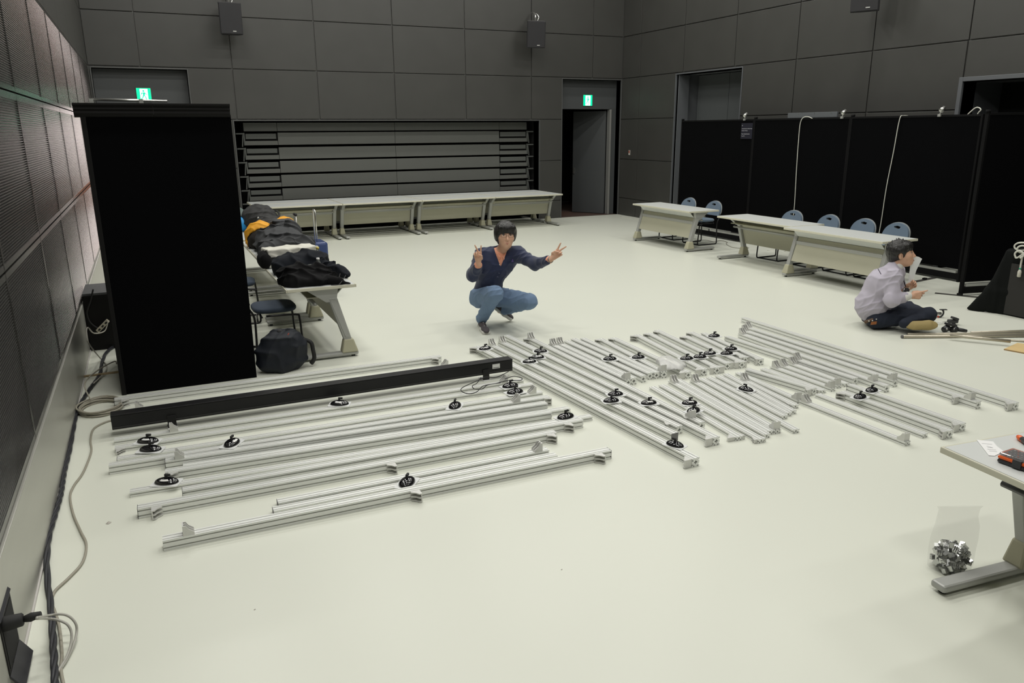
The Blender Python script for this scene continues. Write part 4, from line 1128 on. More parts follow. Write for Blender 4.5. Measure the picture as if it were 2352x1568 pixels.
# jeans
hemR, hemL = anR+UP*.0+(knR-anR)*.06, anL+(knL-anL)*.07
jean = [('e', pelv+UP*-.02, (.175, .14, .105), basis(C_, UP), .05)] + limb((hipR, .115), (knR, .082), k=.05) + limb((knR, .080), (hemR, .066), k=.04) + limb((hipL, .115), (knL, .084), k=.05) + limb((knL, .080), (hemL, .058), k=.03)
soft('jeans', jean, m_jean, root, .0065, folds(.001, 30, 2, ridge=.009))
shoe(root, heelR, toeR+(toeR-heelR)*.12, UP)
# rear shoe, heel lifted
shoe(root, heelL, ballL+(toeL-ballL)*.75+UP*.006, UP+RH*.35)
# hair: full fringe cap
hair = [he(0, -.022, .040, .099, .110, .098, .02), he(0, .052, .068, .078, .05, .042, .04), he(-.072, -.01, .005, .028, .055, .062, .03), he(.072, -.01, .005, .028, .055, .062, .03), he(0, -.075, -.03, .07, .045, .075, .04),
        ('-e', hp(0, .12, -.055), (.066*HS, .075*HS, .088*HS), HB_, .012)]
for k in range(9):
    a = (k-4)/4; hair.append(('c', hp(a*.062, .078-.02*abs(a), .075), hp(a*.068+.004*math.sin(k*5), .094-.028*a*a, .030+.006*math.sin(k*3.1)), .016*HS, .006*HS, .012))
soft('hair', hair, m_hair, root, .006, folds(.0022, 60, 4, (1, 1, .3)))
face_parts(root, hc, HB_, HS, glasses=True)
wa = (wrL-elL).normalized(); wc = wrL+wa*.005
ring = [wc + (wa.orthogonal().normalized()*math.cos(t)+wa.cross(wa.orthogonal().normalized())*math.sin(t))*.031 for t in [i*2*math.pi/16 for i in range(16)]]
MB(inv).tube(ring, .0055, 6, closed=True).build('watch_strap', mat('watch_metal', (.25, .26, .24), rough=.3, metal=.8), root, smooth=True)

# ------------------------------------------------------------------ seated man
root2 = thing('person', 'man in lilac shirt and dark jeans sitting cross-legged with a paper fan', 'person', onz(2040, 752))
F2 = (RH*1.0 - FH*.22).normalized(); L2_ = Vector((-F2.y, F2.x, 0))      # facing, and his left
sit = onz(2018, 752) + FH*.10
hipc = sit + UP*.12
w0 = hipc.dot(FH)
spi = onw(2003, 700, 8.14); che = onw(2026, 654, 8.12); nk = onw(2052, 614, 8.10)
shN, shF = onw(2052, 636, 7.97), onw(2058, 624, 8.28)
elN, wrN = onw(2047, 691, 7.86), onw(2086, 679, 7.88)
elF, wrF = onw(2070, 682, 8.26), onw(2077, 668, 8.08)
hipN, hipF = onw(2012, 734, 8.02), onw(2020, 726, 8.26)
knN, knF = onw(2132, 723, 7.93), onw(2085, 708, 8.42)
anN, anF = onw(2078, 742, 7.80), onw(2112, 716, 8.20)
hc2 = onw(2071, 582, 8.10)
hf2 = (RH*.92-FH*.46+UP*.14); HB2 = basis(hf2, UP-F2*.06); HS2 = 1.16
sk2, hp2, he2 = head_prims(hc2, HB2, HS2)
BT = basis(F2, UP)
tor2 = [('e', hipc+UP*.01, (.165, .125, .115), BT, .06), ('c', hipc+UP*.08, spi, .125, .13, .06), ('e', spi, (.165, .125, .13), BT, .08), ('c', spi, che, .13, .145, .08), ('e', che, (.18, .125, .14), basis(F2+UP*-.4, UP+F2*.4), .08),
        ('c', shN, shF, .072, .072, .06), ('c', che, nk, .10, .062, .06)]
hN, PN = hand_prims(wrN+F2*.02, F2+UP*.10, L2_, UP, [(.15, .12), (.05, .6), (0, 1.0), (0, 1.1)], 1.08)
hN += [('c', PN(.03, .035, .012), PN(.07, .034, .026), .012, .010, .01), ('c', PN(.07, .034, .026), PN(.10, .030, .02), .010, .008, .004)]
hF, PF = hand_prims(wrF+(F2*.5+UP*.6).normalized()*.02, F2*.7+UP*.7, -L2_, UP-F2*.4, [(.1, .9), (.05, 1.0), (0, 1.05), (0, 1.1)], 1.05)
hF += [('c', PF(.03, .035, .012), PF(.07, .034, .030), .012, .010, .01)]
armN = limb((shN, .062), (elN, .05), (wrN, .034)); armF = limb((shF, .062), (elF, .05), (wrF, .034))
leg2 = limb((hipN, .095), (knN, .068), (anN, .045)) + limb((hipF, .095), (knF, .068), (anF, .045))
ftN = onw(2118, 747, 7.80); ftF = onw(2098, 711, 8.30)
soft('body', sk2+limb((hc2+HB2 @ Vector((0, -.025, -.07)), .056), (nk, .064), k=.05)+grow(tor2, -.02)+grow(armN+armF, -.012)+grow(leg2, -.015)+hN+hF+limb((anN, .036), (ftN, .03))+limb((anF, .036), (ftF, .03)), m_skin, root2, .0055)
shp = grow(tor2, .016) + limb((shN, .078), (elN, .066), (elN.lerp(wrN, .80), .050), k=.04) + limb((shF, .078), (elF, .062), (elF.lerp(wrF, .8), .05), k=.04)
hem = hipc.z-.02
fold2 = folds(.0015, 24, 9, ridge=.012)
soft('lilac_shirt', shp+[('-f', lambda X, Y, Z: (Z-hem+.02-.30*((X-hipc.x)*F2.x+(Y-hipc.y)*F2.y))+0*X+0*Y)], m_gauze, root2, .0075, fold2)
soft('white_cuff', limb((elN.lerp(wrN, .78), .049), (elN.lerp(wrN, .97), .045)), m_lace, root2, .006)
soft('white_collar', limb((nk+UP*-.01+F2*.02, .068), (nk+UP*.012+F2*.03, .066)), m_lace, root2, .006)
j2 = [('e', hipc+UP*-.035, (.18, .145, .085), BT, .05)] + limb((hipN, .10), (knN, .078), k=.05) + limb((knN, .074), (anN, .054), k=.03) + limb((hipF, .105), (knF, .08), k=.05) + limb((knF, .075), (anF, .058), k=.03)
soft('dark_jeans', j2+[('-f', lambda X, Y, Z: (Z-.004)+0*X+0*Y)], m_jeand, root2, .0075, folds(.0015, 26, 12, ridge=.008))
inv2 = Matrix.Translation(-Vector(root2.location))
# belt with a leather tag on the near side
bl_ = []
for k in range(9):
    px = 1986+k*5.2; bl_.append(onw(px, 739-k*1.6+.02*(k-4)**2*4, 7.955+.012*abs(k-3)))
MB(inv2).tube(bl_, .016, 6, flat=UP).build('belt', mat('brown_belt', (.10, .055, .03), rough=.6), root2, smooth=True)
tg = onw(2006, 742, 7.925)
MB(inv2).prism([tg+RH*a+UP*b for a, b in ((-.03, -.018), (.032, -.012), (.034, .022), (-.026, .014))], C_*.006).build('leather_tag', mat('tan_leather', (.32, .11, .03), rough=.6), root2, bevel=.002)
for px, py in ((1996, 737), (2004, 736), (2013, 733)):
    MB(inv2).ell(onw(px, py, 7.93), (.008, .008, .008), 10, 6).build('eyelet', m_alu, root2, smooth=True)
# near shoe: sole turned to the camera
def sole_shoe(c, axis, nrm, L, m1, m2):
    a = axis.normalized(); n = nrm.normalized(); u = n.cross(a).normalized()
    B = Matrix(((a.x, u.x, n.x), (a.y, u.y, n.y), (a.z, u.z, n.z)))
    soft('shoe_sole', [('e', c+a*(L*.22), (L*.30, .052, .014), B, .02), ('e', c-a*(L*.27), (L*.25, .042, .014), B, .03), ('c', c-a*(L*.2), c+a*(L*.2), .016, .016, .05), ('b', c, (L*.25, .028, .006), B, .008, .03)], m1, root2, .006)
    soft('shoe_upper', [('e', c+a*(L*.2)-n*.035, (L*.27, .045, .035), B, .03), ('e', c-a*(L*.25)-n*.04, (L*.2, .038, .042), B, .03)], m2, root2, .006)
sole_shoe(onw(2117, 747, 7.76), RH+UP*.02, C_*.9+UP*.35, .33, m_gum, m_shoe)
sole_shoe(onw(2101, 712, 8.38), RH, UP*.8-FH*.5, .26, m_gum, m_shoe)
hair2 = [he2(0, -.025, .038, .092, .108, .092, .02), he2(0, -.075, -.03, .072, .045, .07, .04), he2(0, .045, .075, .07, .045, .032, .04), he2(-.068, -.025, .01, .022, .05, .05, .03), he2(.068, -.025, .01, .022, .05, .05, .03),
         ('-e', hp2(0, .118, -.05), (.085*HS2, .072*HS2, .088*HS2), HB2, .01)]
for k in range(7):
    a = (k-3)/3; hair2.append(('c', hp2(a*.06, .078-.02*abs(a), .078), hp2(a*.066, .090-.03*a*a, .040+.01*math.sin(k*2.3)), .014*HS2, .005*HS2, .01))
for k in range(14):
    r_ = random.Random(k); d = Vector((r_.uniform(-.6, .6), r_.uniform(-1, .5), r_.uniform(.2, 1))).normalized(); hair2.append(('c', hp2(d.x*.07, -.02+d.y*.08, .03+d.z*.07), hp2(d.x*.096, -.02+d.y*.118, .035+d.z*.108), .016, .006, .012))
hair2.append(('-e', hp2(.086, -.006, -.014), (.02*HS2, .024*HS2, .034*HS2), HB2, .006))
soft('hair', hair2, m_hair, root2, .006, folds(.002, 60, 6))
face_parts(root2, hc2, HB2, HS2)
# seam down the back of the shirt and hanger loop
MB(inv2).tube([onw(2017, 622, 8.0)+C_*.03+RH*k*.02+UP*(-.03*k) for k in (-1, 0, 1)], .004, 5).build('shirt_vent', mat('dark_seam', (.10, .09, .13), rough=.9), root2, smooth=True)
# paper fan (flat card with a black grip) and camera strap held in his far hand
fan = thing('paper_fan', 'white paper hand fan held up by the seated man', 'fan', onw(2090, 662, 8.06))
fi = Matrix.Translation(-Vector(fan.location))
fp = [onw(x, y, w) for x, y, w in ((2086, 650, 8.06), (2095, 650, 8.06), (2105, 620, 8.07), (2118, 594, 8.08), (2111, 590, 8.08), (2099, 587, 8.08), (2092, 600, 8.07))]
MB(fi).prism(fp, FH*.004).build('fan_leaf', mat('fan_paper', (.82, .84, .84), rough=.6), fan)
MB(fi).tube([onw(2091, 652, 8.055), onw(2086, 668, 8.05)], .006, 8).build('fan_handle', m_lace, fan, smooth=True)
cam_o = thing('compact_camera', 'small black and silver compact camera in the seated man\'s hand', 'camera', onw(2083, 667, 7.99))
MB().box(-.035, .035, -.018, .018, -.028, .022).build('camera_body', m_rub, cam_o, bevel=.006)
MB().lathe([(.022, -.018), (.022, -.03), (.019, -.038)], 16, Matrix.Rotation(math.pi/2, 4, 'X')).build('lens', m_steel, cam_o, smooth=True)
cam_o.rotation_euler = (0, .5, .4)
MB(inv2).tube(smooth_path([onw(2052, 616, 8.02), onw(2068, 622, 7.98), onw(2073, 630, 7.98), onw(2076, 645, 8.0), onw(2080, 658, 8.03)], 6), .005, 6).build('neck_strap', m_rub, root2, smooth=True)
# ================================================================== BAGS AND COATS ON THE SIDE DESKS
ZT = .716
m_coatb = mat('black_coat', (.005, .005, .0055), rough=.9, spec=.2, bump=.3, bscale=260)
m_coatn = mat('navy_coat', (.008, .010, .014), rough=.88, spec=.2, bump=.3, bscale=260)
m_coatg = mat('grey_coat', (.048, .05, .053), rough=.92, bump=.4, bscale=300)
m_yel = mat('yellow_lining', (.72, .33, .012), rough=.7)
m_fur = mat('dark_lining', (.014, .011, .009), rough=.95)
m_pack = mat('pack_charcoal', (.022, .022, .022), rough=.75, bump=.25, bscale=300)
m_blue = mat('bright_blue', (.02, .33, .75), rough=.5)
m_teal = mat('grey_teal', (.10, .13, .12), rough=.6)
m_canv = mat('white_canvas', (.62, .61, .54), rough=.8, bump=.2, bscale=250)
def D(px, py, z): return onz(px, py, z)
cutT = ('-f', lambda X, Y, Z: (Z-ZT-.0015)+0*X+0*Y)
# black coat, nearest heap on the desk end
o1 = thing('black_coat', 'crumpled black coat heaped on the end of the desk', 'coat', (1.30, 7.35, ZT))
V3 = lambda x, y, z: Vector((x, y, ZT+z))
soft('coat_body', [('e', V3(1.28, 7.28, .04), (.26, .20, .10), None, .05), ('e', V3(1.18, 7.38, .06), (.16, .19, .13), None, .06), ('e', V3(1.36, 7.38, .05), (.18, .18, .11), None, .06), ('c', V3(1.12, 7.18, .03), V3(1.55, 7.14, .02), .06, .035, .05), cutT], m_coatb, o1, .009, folds(.007, 18, 21, ridge=.034))
soft('coat_sleeve', [('c', V3(1.40, 7.16, .05), V3(1.53, 7.10, .035), .045, .035, .03), ('c', V3(1.53, 7.10, .02), V3(1.63, 7.05, .008), .025, .008, .03), cutT], m_coatb, o1, .008, folds(.004, 30, 3))
inv = Matrix.Translation(-Vector(o1.location))
MB(inv).tube(smooth_path([D(722, 604, .84), D(730, 608, .85), D(742, 617, .83), D(750, 627, .78), D(757, 634, .74)], 5), .004, 6).build('zip', m_alu, o1, smooth=True)
MB(inv).tube(smooth_path([D(707, 609, .85), D(716, 608, .86), D(724, 611, .85)], 4), .005, 6).build('zip_pull', m_alu, o1, smooth=True)
# navy jacket behind it
o2 = thing('navy_jacket', 'dark navy jacket spread behind the black coat on the desk', 'jacket', (1.40, 7.9, ZT))
soft('jacket_body', [('e', V3(1.34, 7.98, .06), (.27, .22, .13), None, .06), ('e', V3(1.46, 7.95, .09), (.18, .20, .13), None, .06), ('e', V3(1.24, 7.86, .08), (.2, .16, .12), None, .06), cutT], m_coatn, o2, .009, folds(.007, 17, 33, ridge=.034))
soft('jacket_sleeve', [('c', V3(1.52, 7.75, .08), V3(1.66, 7.50, .05), .065, .06, .04), ('c', V3(1.66, 7.50, .05), V3(1.69, 7.38, .03), .06, .04, .03), cutT], m_coatn, o2, .009, folds(.005, 22, 6, ridge=.022))
tag(MB().tube(smooth_path([D(760, 655, .74), D(775, 654, .74), D(782, 650, .75), D(795, 630, .75), D(790, 622, .76), D(783, 625, .76), D(778, 640, .75)], 5), .004, 6).build('wire_strap', m_rub, None, smooth=True), 'thin black cord loop sticking out beside the navy jacket', 'cord')
# white canvas bag with black band
o3 = thing('canvas_bag', 'white canvas bag with a black band lying between the coats', 'bag', (1.30, 8.42, ZT))
soft('bag_body', [('b', V3(1.32, 8.44, .10), (.26, .13, .085), basis(Vector((.12, -1, 0)), UP), .012, .02), cutT], m_canv, o3, .009, folds(.004, 18, 2, ridge=.010))
MB(Matrix.Translation(-Vector(o3.location))).hexa([V3(1.04, 8.255, .085), V3(1.62, 8.285, .085), V3(1.62, 8.275, .085), V3(1.04, 8.245, .085)], [V3(1.04, 8.255, .12), V3(1.62, 8.285, .12), V3(1.62, 8.275, .12), V3(1.04, 8.245, .12)]).build('black_band', m_rub, o3)
soft('bag_flap', [('e', V3(1.05, 8.36, .08), (.08, .14, .10), None, .03), cutT], m_coatb, o3, .009, folds(.006, 22, 4))
# two bottles
def bottle(px, py, zt, cap, label, zb=ZT):
    c = D(px, py, zt); t = thing('drink_bottle', label, 'bottle', (c.x, c.y, zb))
    hh = zt-zb
    MB().lathe([(.03, 0), (.033, .01), (.033, hh*.62), (.027, hh*.76), (.013, hh*.90), (.013, hh*.92)], 16).build('bottle_body', mat('clear_pet', (.75, .8, .78), rough=.08, trans=.85, spec=.5), t, smooth=True)
    MB().lathe([(.0335, hh*.25), (.0338, hh*.55)], 16).build('paper_label', mat('orange_label', (.55, .16, .07), rough=.5), t, smooth=True)
    MB().lathe([(.0165, hh*.90), (.0165, hh*.995), (.014, hh)], 14).build('cap', cap, t, smooth=True)
bottle(730, 592, .93, mat('white_cap', (.75, .75, .74), rough=.4), 'clear drink bottle with white cap standing among the black coats')
bottle(729, 567, .955, mat('yellow_cap', (.62, .50, .12), rough=.4), 'drink bottle with pale yellow cap behind the navy jacket')
# grey coat with yellow lined hood
o4 = thing('grey_coat', 'grey wool coat with bright yellow lined hood piled on the desk', 'coat', (1.40, 9.5, ZT))
soft('coat_body', [('e', V3(1.40, 9.55, .10), (.30, .45, .19), None, .08), ('e', V3(1.50, 9.95, .16), (.22, .30, .17), None, .08), ('e', V3(1.62, 9.35, .06), (.14, .30, .15), None, .08), ('e', V3(1.22, 9.25, .09), (.15, .2, .12), None, .06), cutT], m_coatg, o4, .010, folds(.008, 14, 12, ridge=.045))
soft('coat_sleeve', [('c', V3(1.42, 9.12, .15), V3(1.16, 9.05, .10), .075, .07, .05), ('c', V3(1.16, 9.05, .10), V3(1.10, 9.0, .03), .07, .05, .04), ('c', V3(1.60, 9.1, .06), V3(1.60, 8.85, .05), .07, .06, .05), cutT], m_coatg, o4, .009, folds(.004, 20, 5, ridge=.022))
soft('yellow_hood', [('e', V3(1.22, 9.98, .12), (.19, .20, .20), None, .05), ('-e', V3(1.20, 9.84, .06), (.155, .26, .17), None, .02), ('e', V3(1.58, 10.42, .24), (.14, .10, .07), None, .03), cutT], m_yel, o4, .009, folds(.004, 20, 7, ridge=.018))
soft('dark_hood_lining', [('e', V3(1.22, 9.92, .08), (.165, .2, .165), None, .04), cutT], m_fur, o4, .010, folds(.006, 25, 8))
# charcoal backpack with a blue bundle
o5 = thing('hiking_backpack', 'charcoal hiking backpack with a blue bundle lying on the far desk', 'backpack', (1.45, 11.5, ZT))
soft('pack_body', [('e', V3(1.45, 11.75, .16), (.26, .40, .21), None, .08), ('e', V3(1.50, 11.15, .10), (.22, .35, .15), None, .08), ('e', V3(1.34, 10.85, .05), (.12, .15, .10), None, .06), cutT], m_pack, o5, .011, folds(.006, 17, 14, ridge=.018))
soft('blue_bundle', [('c', V3(1.14, 12.0, .11), V3(1.20, 11.7, .10), .10, .10, .03), cutT], m_blue, o5, .010)
soft('rolled_mat', [('c', V3(1.16, 12.2, .17), V3(1.22, 11.85, .15), .15, .13, .03), ('-c', V3(1.12, 12.0, .11), V3(1.22, 11.55, .10), .105, .105, .01), cutT], m_teal, o5, .010)
inv = Matrix.Translation(-Vector(o5.location))
MB(inv).tube(smooth_path([D(623, 490, .93), D(632, 484, .96), D(640, 488, .95), D(641, 497, .92), D(634, 500, .90)], 4), .016, 6).build('shoulder_strap', m_rub, o5, smooth=True)
for px, py in ((592, 491), (605, 489), (617, 490), (593, 500)): MB(inv).ell(D(px, py, .96), (.014, .014, .014), 8, 6).build('buckle', m_alu, o5, smooth=True)
# things lying on the middle desk
u = thing('pen_case', 'small dark pen case lying on the desk edge', 'case', D(586, 569, ZT))
MB().box(-.07, .07, -.012, .012, 0, .014).build('case_body', m_rub, u, bevel=.004)
MB().tube([(-.07, 0, .007), (-.085, 0, .007)], .005, 8).build('case_end', m_alu, u)
# suitcase behind the desks
s1 = onz(746, 592); sx, sy = 2.18, 10.25
sc = thing('blue_suitcase', 'blue trolley suitcase with chrome handle standing behind the desks', 'suitcase', (1.99, 10.3, 0))
MB().box(-.11, .085, -.2, .2, .04, .70).build('shell', mat('suitcase_blue', (.02, .045, .16), rough=.3, coat=.4), sc, bevel=.03)
MB().tube([(-.03, -.07, .70), (-.03, -.07, 1.08), (-.03, -.05, 1.11), (-.03, .05, 1.11), (-.03, .07, 1.08), (-.03, .07, .70)], .009, 8).build('pull_handle', m_steel, sc, smooth=True)
for yy in (-.15, .15): MB().lathe([(.03, -.012), (.03, .012)], 14, Matrix.Translation((0, yy, .03)) @ Matrix.Rotation(math.pi/2, 4, 'Y')).build('wheel', m_rub, sc)
s2 = thing('dark_suitcase', 'dark trolley case with chrome handle hidden behind the grey coat', 'suitcase', (1.88, 11.3, 0))
MB().box(-.11, .11, -.2, .2, .04, .62).build('shell', m_pack, s2, bevel=.03)
MB().tube([(0, -.06, .62), (0, -.06, .96), (0, .06, .96), (0, .06, .62)], .009, 8).build('pull_handle', m_steel, s2, smooth=True)
MB().tube([(0, -.07, .96), (0, .07, .96)], .02, 8).build('grip', m_rub, s2, smooth=True)
for yy in (-.15, .15): MB().lathe([(.03, -.012), (.03, .012)], 14, Matrix.Translation((0, yy, .03)) @ Matrix.Rotation(math.pi/2, 4, 'Y')).build('wheel', m_rub, s2)
# round dark rucksack on the floor
r1 = thing('round_rucksack', 'round dark navy rucksack with red zip pulls on the floor', 'backpack', (.96, 6.93, 0))
fz = ('-f', lambda X, Y, Z: (Z-.0015)+0*X+0*Y)
soft('rucksack_body', [('e', Vector((.94, 6.935, .165)), (.235, .11, .19), None, .05), ('e', Vector((.97, 6.94, .25)), (.17, .10, .13), None, .08), ('e', Vector((.92, 6.93, .08)), (.20, .11, .10), None, .06), fz], mat('ruck_navy', (.009, .012, .018), rough=.6, spec=.35, bump=.2, bscale=200), r1, .009, folds(.004, 19, 40, ridge=.018))
soft('top_flap', [('c', Vector((.93, 6.93, .36)), Vector((1.06, 6.92, .33)), .035, .03, .03), ('c', Vector((1.0, 6.93, .35)), Vector((1.14, 6.92, .26)), .03, .02, .02)], m_rub, r1, .008, folds(.004, 30, 2))
inv = Matrix.Translation(-Vector(r1.location))
MB(inv).tube(smooth_path([Vector((1.12, 6.96, .27)), Vector((1.20, 6.93, .235)), Vector((1.215, 6.92, .16)), Vector((1.22, 6.92, .08)), Vector((1.19, 6.93, .03))], 5), .02, 6).build('shoulder_strap', m_rub, r1, smooth=True)
m_red = mat('red_pull', (.6, .08, .05), rough=.5)
for (px, py, z) in ((624, 805, .17), (662, 767, .30)): MB(inv).box(0, 0, 0, 0, 0, 0) if False else MB(inv).bar(onw(px-1, py+2, 6.565), onw(px+1.5, py-2, 6.565), .006, .006).build('zip_pull', m_red, r1)

# ================================================================== CABLES ALONG THE LEFT WALL
m_blkc = mat('black_cable', (.018, .019, .024), rough=.5)
m_beige = mat('beige_cable', (.30, .28, .225), rough=.5)
ctr = [onz(x, y, .022) for x, y in ((128, 1568+60), (126, 1568), (122, 1480), (117, 1400), (110, 1340), (107, 1290), (112, 1230), (126, 1180), (140, 1130), (148, 1080), (160, 1030), (168, 985), (178, 940), (200, 900), (228, 860), (234, 832), (243, 810), (258, 796), (268, 790))]
cp = smooth_path(ctr, 10)
for k in range(3):
    tp = []; dist = 0
    for i, p in enumerate(cp):
        if i: dist += (p-cp[i-1]).length
        d = (cp[min(i+1, len(cp)-1)]-cp[max(i-1, 0)]).normalized(); nn = Vector((-d.y, d.x, 0)); a = dist*15+2.2*math.sin(dist*3.1)+k*2.094
        tp.append(p+nn*math.cos(a)*.0075+UP*(math.sin(a)*.0075-.006))
    if k == 0: tw = thing('twisted_cable', 'thick twisted black cable running along the ribbed wall base', 'cable', (cp[0].x, cp[0].y, 0))
    MB(Matrix.Translation(-Vector(tw.location))).tube(tp, .0085, 7).build('strand', m_blkc, tw, smooth=True)
b1 = [onz(x, y, .008) for x, y in ((268, 962), (240, 970), (215, 985), (208, 1010), (210, 1035), (200, 1065), (188, 1090), (170, 1115), (161, 1140), (168, 1180), (185, 1220), (198, 1250), (190, 1290), (160, 1325), (128, 1355), (119, 1375), (118, 1385), (126, 1405), (136, 1440), (142, 1500), (140, 1540), (150, 1590))]
cord('beige_cable', b1, .007, m_beige, 'long thin beige cable winding over the floor beside the black cable', seg=8)
# coil of grey cable
cl = []
for k in range(8):
    for i in range(20):
        a = 2*math.pi*i/20; rx, ry = .15+.012*math.sin(k*2.1), .12+.012*math.cos(k*1.7)
        cl.append(Vector((-.53+rx*math.cos(a)+.01*math.sin(k*3), 6.52+ry*math.sin(a)*1.5, .008+.009*(k % 5)+.003*math.sin(a*3+k))))
tag(MB().tube(cl, .0075, 6).build('coiled_cable', m_beige, None, smooth=True), 'coil of grey beige cable lying by the booth corner', 'cable')
cord('grey_cable', [Vector((-.60, 6.62, .06)), onz(195, 880, .12), onz(225, 850, .10), onz(262, 830, .05), onz(268, 835, .03)], .006, m_beige, 'loose grey cable end rising out of the floor coil')
w_ = [ony(248, 737, 8.38), ony(240, 760, 8.38), ony(216, 765, 8.2), ony(202, 752, 7.8), ony(199, 765, 7.6), ony(205, 790, 7.5)]+[onz(230, 822, .03), onz(245, 838, .02), onz(240, 855, .02), onz(215, 880, .03)]
cord('grey_cable', w_, .006, mat('pale_cable', (.5, .48, .42), rough=.5), 'pale cable hanging from the power strip beside the booth')
ps_ = thing('power_strip', 'beige power strip hanging in front of the black box', 'power strip', ony(236, 748, 8.40))
MB(Matrix.Rotation(-.75, 4, 'Y')).box(-.075, .075, -.02, .02, -.017, .017).build('strip_body', mat('strip_beige', (.5, .46, .36), rough=.5), ps_, bevel=.004)
for k in (-.045, 0, .045): MB(Matrix.Rotation(-.75, 4, 'Y')).box(k-.012, k+.012, -.023, -.019, -.008, .008).build('outlet', m_rub, ps_)
cord('black_lead', [ony(x, y, 8.43) for x, y in ((214, 664), (208, 690), (202, 708), (200, 722), (207, 740), (222, 752), (238, 756))], .008, m_rub, 'black lead hanging over the grey lidded box')
rod = thing('wooden_rod', 'short wooden rod lying across the cables by the booth', 'rod', onz(240, 858, .03))
MB(Matrix.Rotation(.05, 4, 'Z')).tube([(-.16, 0, 0), (.16, 0, 0)], .011, 8).build('shaft', mat('raw_wood', (.35, .27, .15), rough=.7), rod, smooth=True)
MB(Matrix.Rotation(.05, 4, 'Z')).tube([(-.163, 0, 0), (-.16, 0, 0)], .010, 8).build('cut_end', mat('cut_wood', (.18, .14, .08), rough=.8), rod)

# wall socket hatch with a plug, lower left corner
hx = XL+.012
ho = thing('wall_socket_hatch', 'black wall socket hatch with raised flap and plug', 'socket', (hx, 3.24, .22))
MB().box(-.01, .004, -.16, .09, -.13, .10).build('frame', m_blk2, ho, bevel=.003)
MB().box(.004, .006, -.14, .07, -.11, .08).build('socket_plate', m_dark, ho)
MB(Matrix.Translation((.004, 0, .10)) @ Matrix.Rotation(math.radians(-38), 4, 'Y')).box(0, .008, -.16, .09, 0, .13).build('flap', mat('flap_grey', (.03, .03, .035), rough=.4), ho, bevel=.002)
MB(Matrix.Translation((.004, 0, -.13)) @ Matrix.Rotation(math.radians(150), 4, 'Y')).box(0, .008, -.16, .09, 0, .08).build('lower_flap', mat('flap_grey', (.03, .03, .035), rough=.4), ho, bevel=.002)
pg = thing('mains_plug', 'black mains plug with two pale flexes in the wall hatch', 'plug', onx(30, 1428, XL+.05))
pv = [Vector((-.05, 0, 0)), Vector((.0, 0, 0)), Vector((.035, 0, .004))]
MB().tube([(-.05, 0, 0), (-.02, 0, 0), (.03, 0, .002), (.035, 0, .002)], [.028, .03, .026, .02], 10).build('plug_body', m_rub, pg, smooth=True)
MB().tube([(.035, 0, .002), (.06, -.005, .006), (.095, -.01, .012)], [.012, .018, .012], 8).build('cord_grip', m_rub, pg, smooth=True)
for k, (dx, pts) in enumerate(((0, ((85, 1418), (110, 1413), (140, 1410), (160, 1416), (174, 1432), (176, 1452), (168, 1482), (150, 1520), (130, 1548), (118, 1580))), (1, ((85, 1420), (110, 1420), (135, 1424), (155, 1434), (164, 1452), (163, 1478), (152, 1510), (132, 1545), (122, 1580))))):
    q = [onx(pts[0][0], pts[0][1], XL+.16)]+[onz(x, y, z) for (x, y), z in zip(pts[1:], (.14, .12, .10, .07, .04, .02, .012, .010, .010))]
    MB(Matrix.Translation(-Vector(pg.location))).tube(smooth_path(q, 6), .0055, 6).build('flex', mat('grey_flex', (.40, .39, .35), rough=.5), pg, smooth=True)

# ================================================================== NEAR DESK THINGS
def nd(px, py, z=ZT): return onz(px, py, z)
def sheet(name, px, label, m, t=.0012, z=ZT+.0005):
    P = [nd(x, y, z) for x, y in px]; c = sum(P, Vector())/len(P); T = thing(name, label, 'paper', c)
    MB(Matrix.Translation(-c)).prism(P, (0, 0, t)).build('sheet', m, T); return T, c
pp, pc_ = sheet('instruction_sheet', ((2243, 1010), (2281, 1014), (2290, 1025), (2306, 1037), (2284, 1047), (2271, 1046)), 'small white printed slip on the desk by the tool case', mat('slip_white', (.8, .8, .79), rough=.6))
ink = mat('grey_ink', (.35, .35, .36), rough=.7)
for (a, b) in (((2255, 1018), (2279, 1020)), ((2266, 1024), (2279, 1027.5)), ((2268, 1027), (2281, 1028)), ((2268, 1031), (2288, 1033)), ((2272, 1035), (2290, 1037))):
    MB(Matrix.Translation(-pc_)).bar(nd(*a, ZT+.002), nd(*b, ZT+.002), .003, .0003).build('printed_line', ink, pp)
tcA, tcB = nd(2286, 1060), nd(2380, 1094)
ang = math.atan2(tcB.y-tcA.y, tcB.x-tcA.x); cxy = tcA.lerp(tcB, .52)
tc = thing('bit_case', 'orange and black screwdriver bit case with clear lid on the desk', 'tool case', (cxy.x, cxy.y, ZT+.0005), ang)
Lc = (tcB-tcA).length
nrm_in = .05
def rr(x0, x1, y0, y1, z0, z1, name, m, bev): return MB().box(x0, x1, y0, y1, z0, z1).build(name, m, tc, bevel=bev)
m_or = mat('case_orange', (.80, .13, .02), rough=.35); m_cb = mat('case_black', (.03, .03, .032), rough=.45)
rr(-Lc/2, Lc/2, 0, .11, 0, .018, 'case_base', m_cb, .008)
rr(-Lc/2, Lc/2, .001, .109, .018, .032, 'orange_rim', m_or, .006)
rr(-Lc/2+.012, Lc/2-.012, .012, .098, .032, .035, 'bit_tray', mat('tray_grey', (.09, .08, .08), rough=.6), .001)
rr(-Lc/2+.003, Lc/2-.003, .004, .106, .033, .046, 'clear_lid', mat('clear_plastic', (.9, .9, .9), rough=.05, trans=.9, spec=.5), .006)
rr(-.018, .018, -.006, .006, .004, .040, 'latch', m_cb, .002)
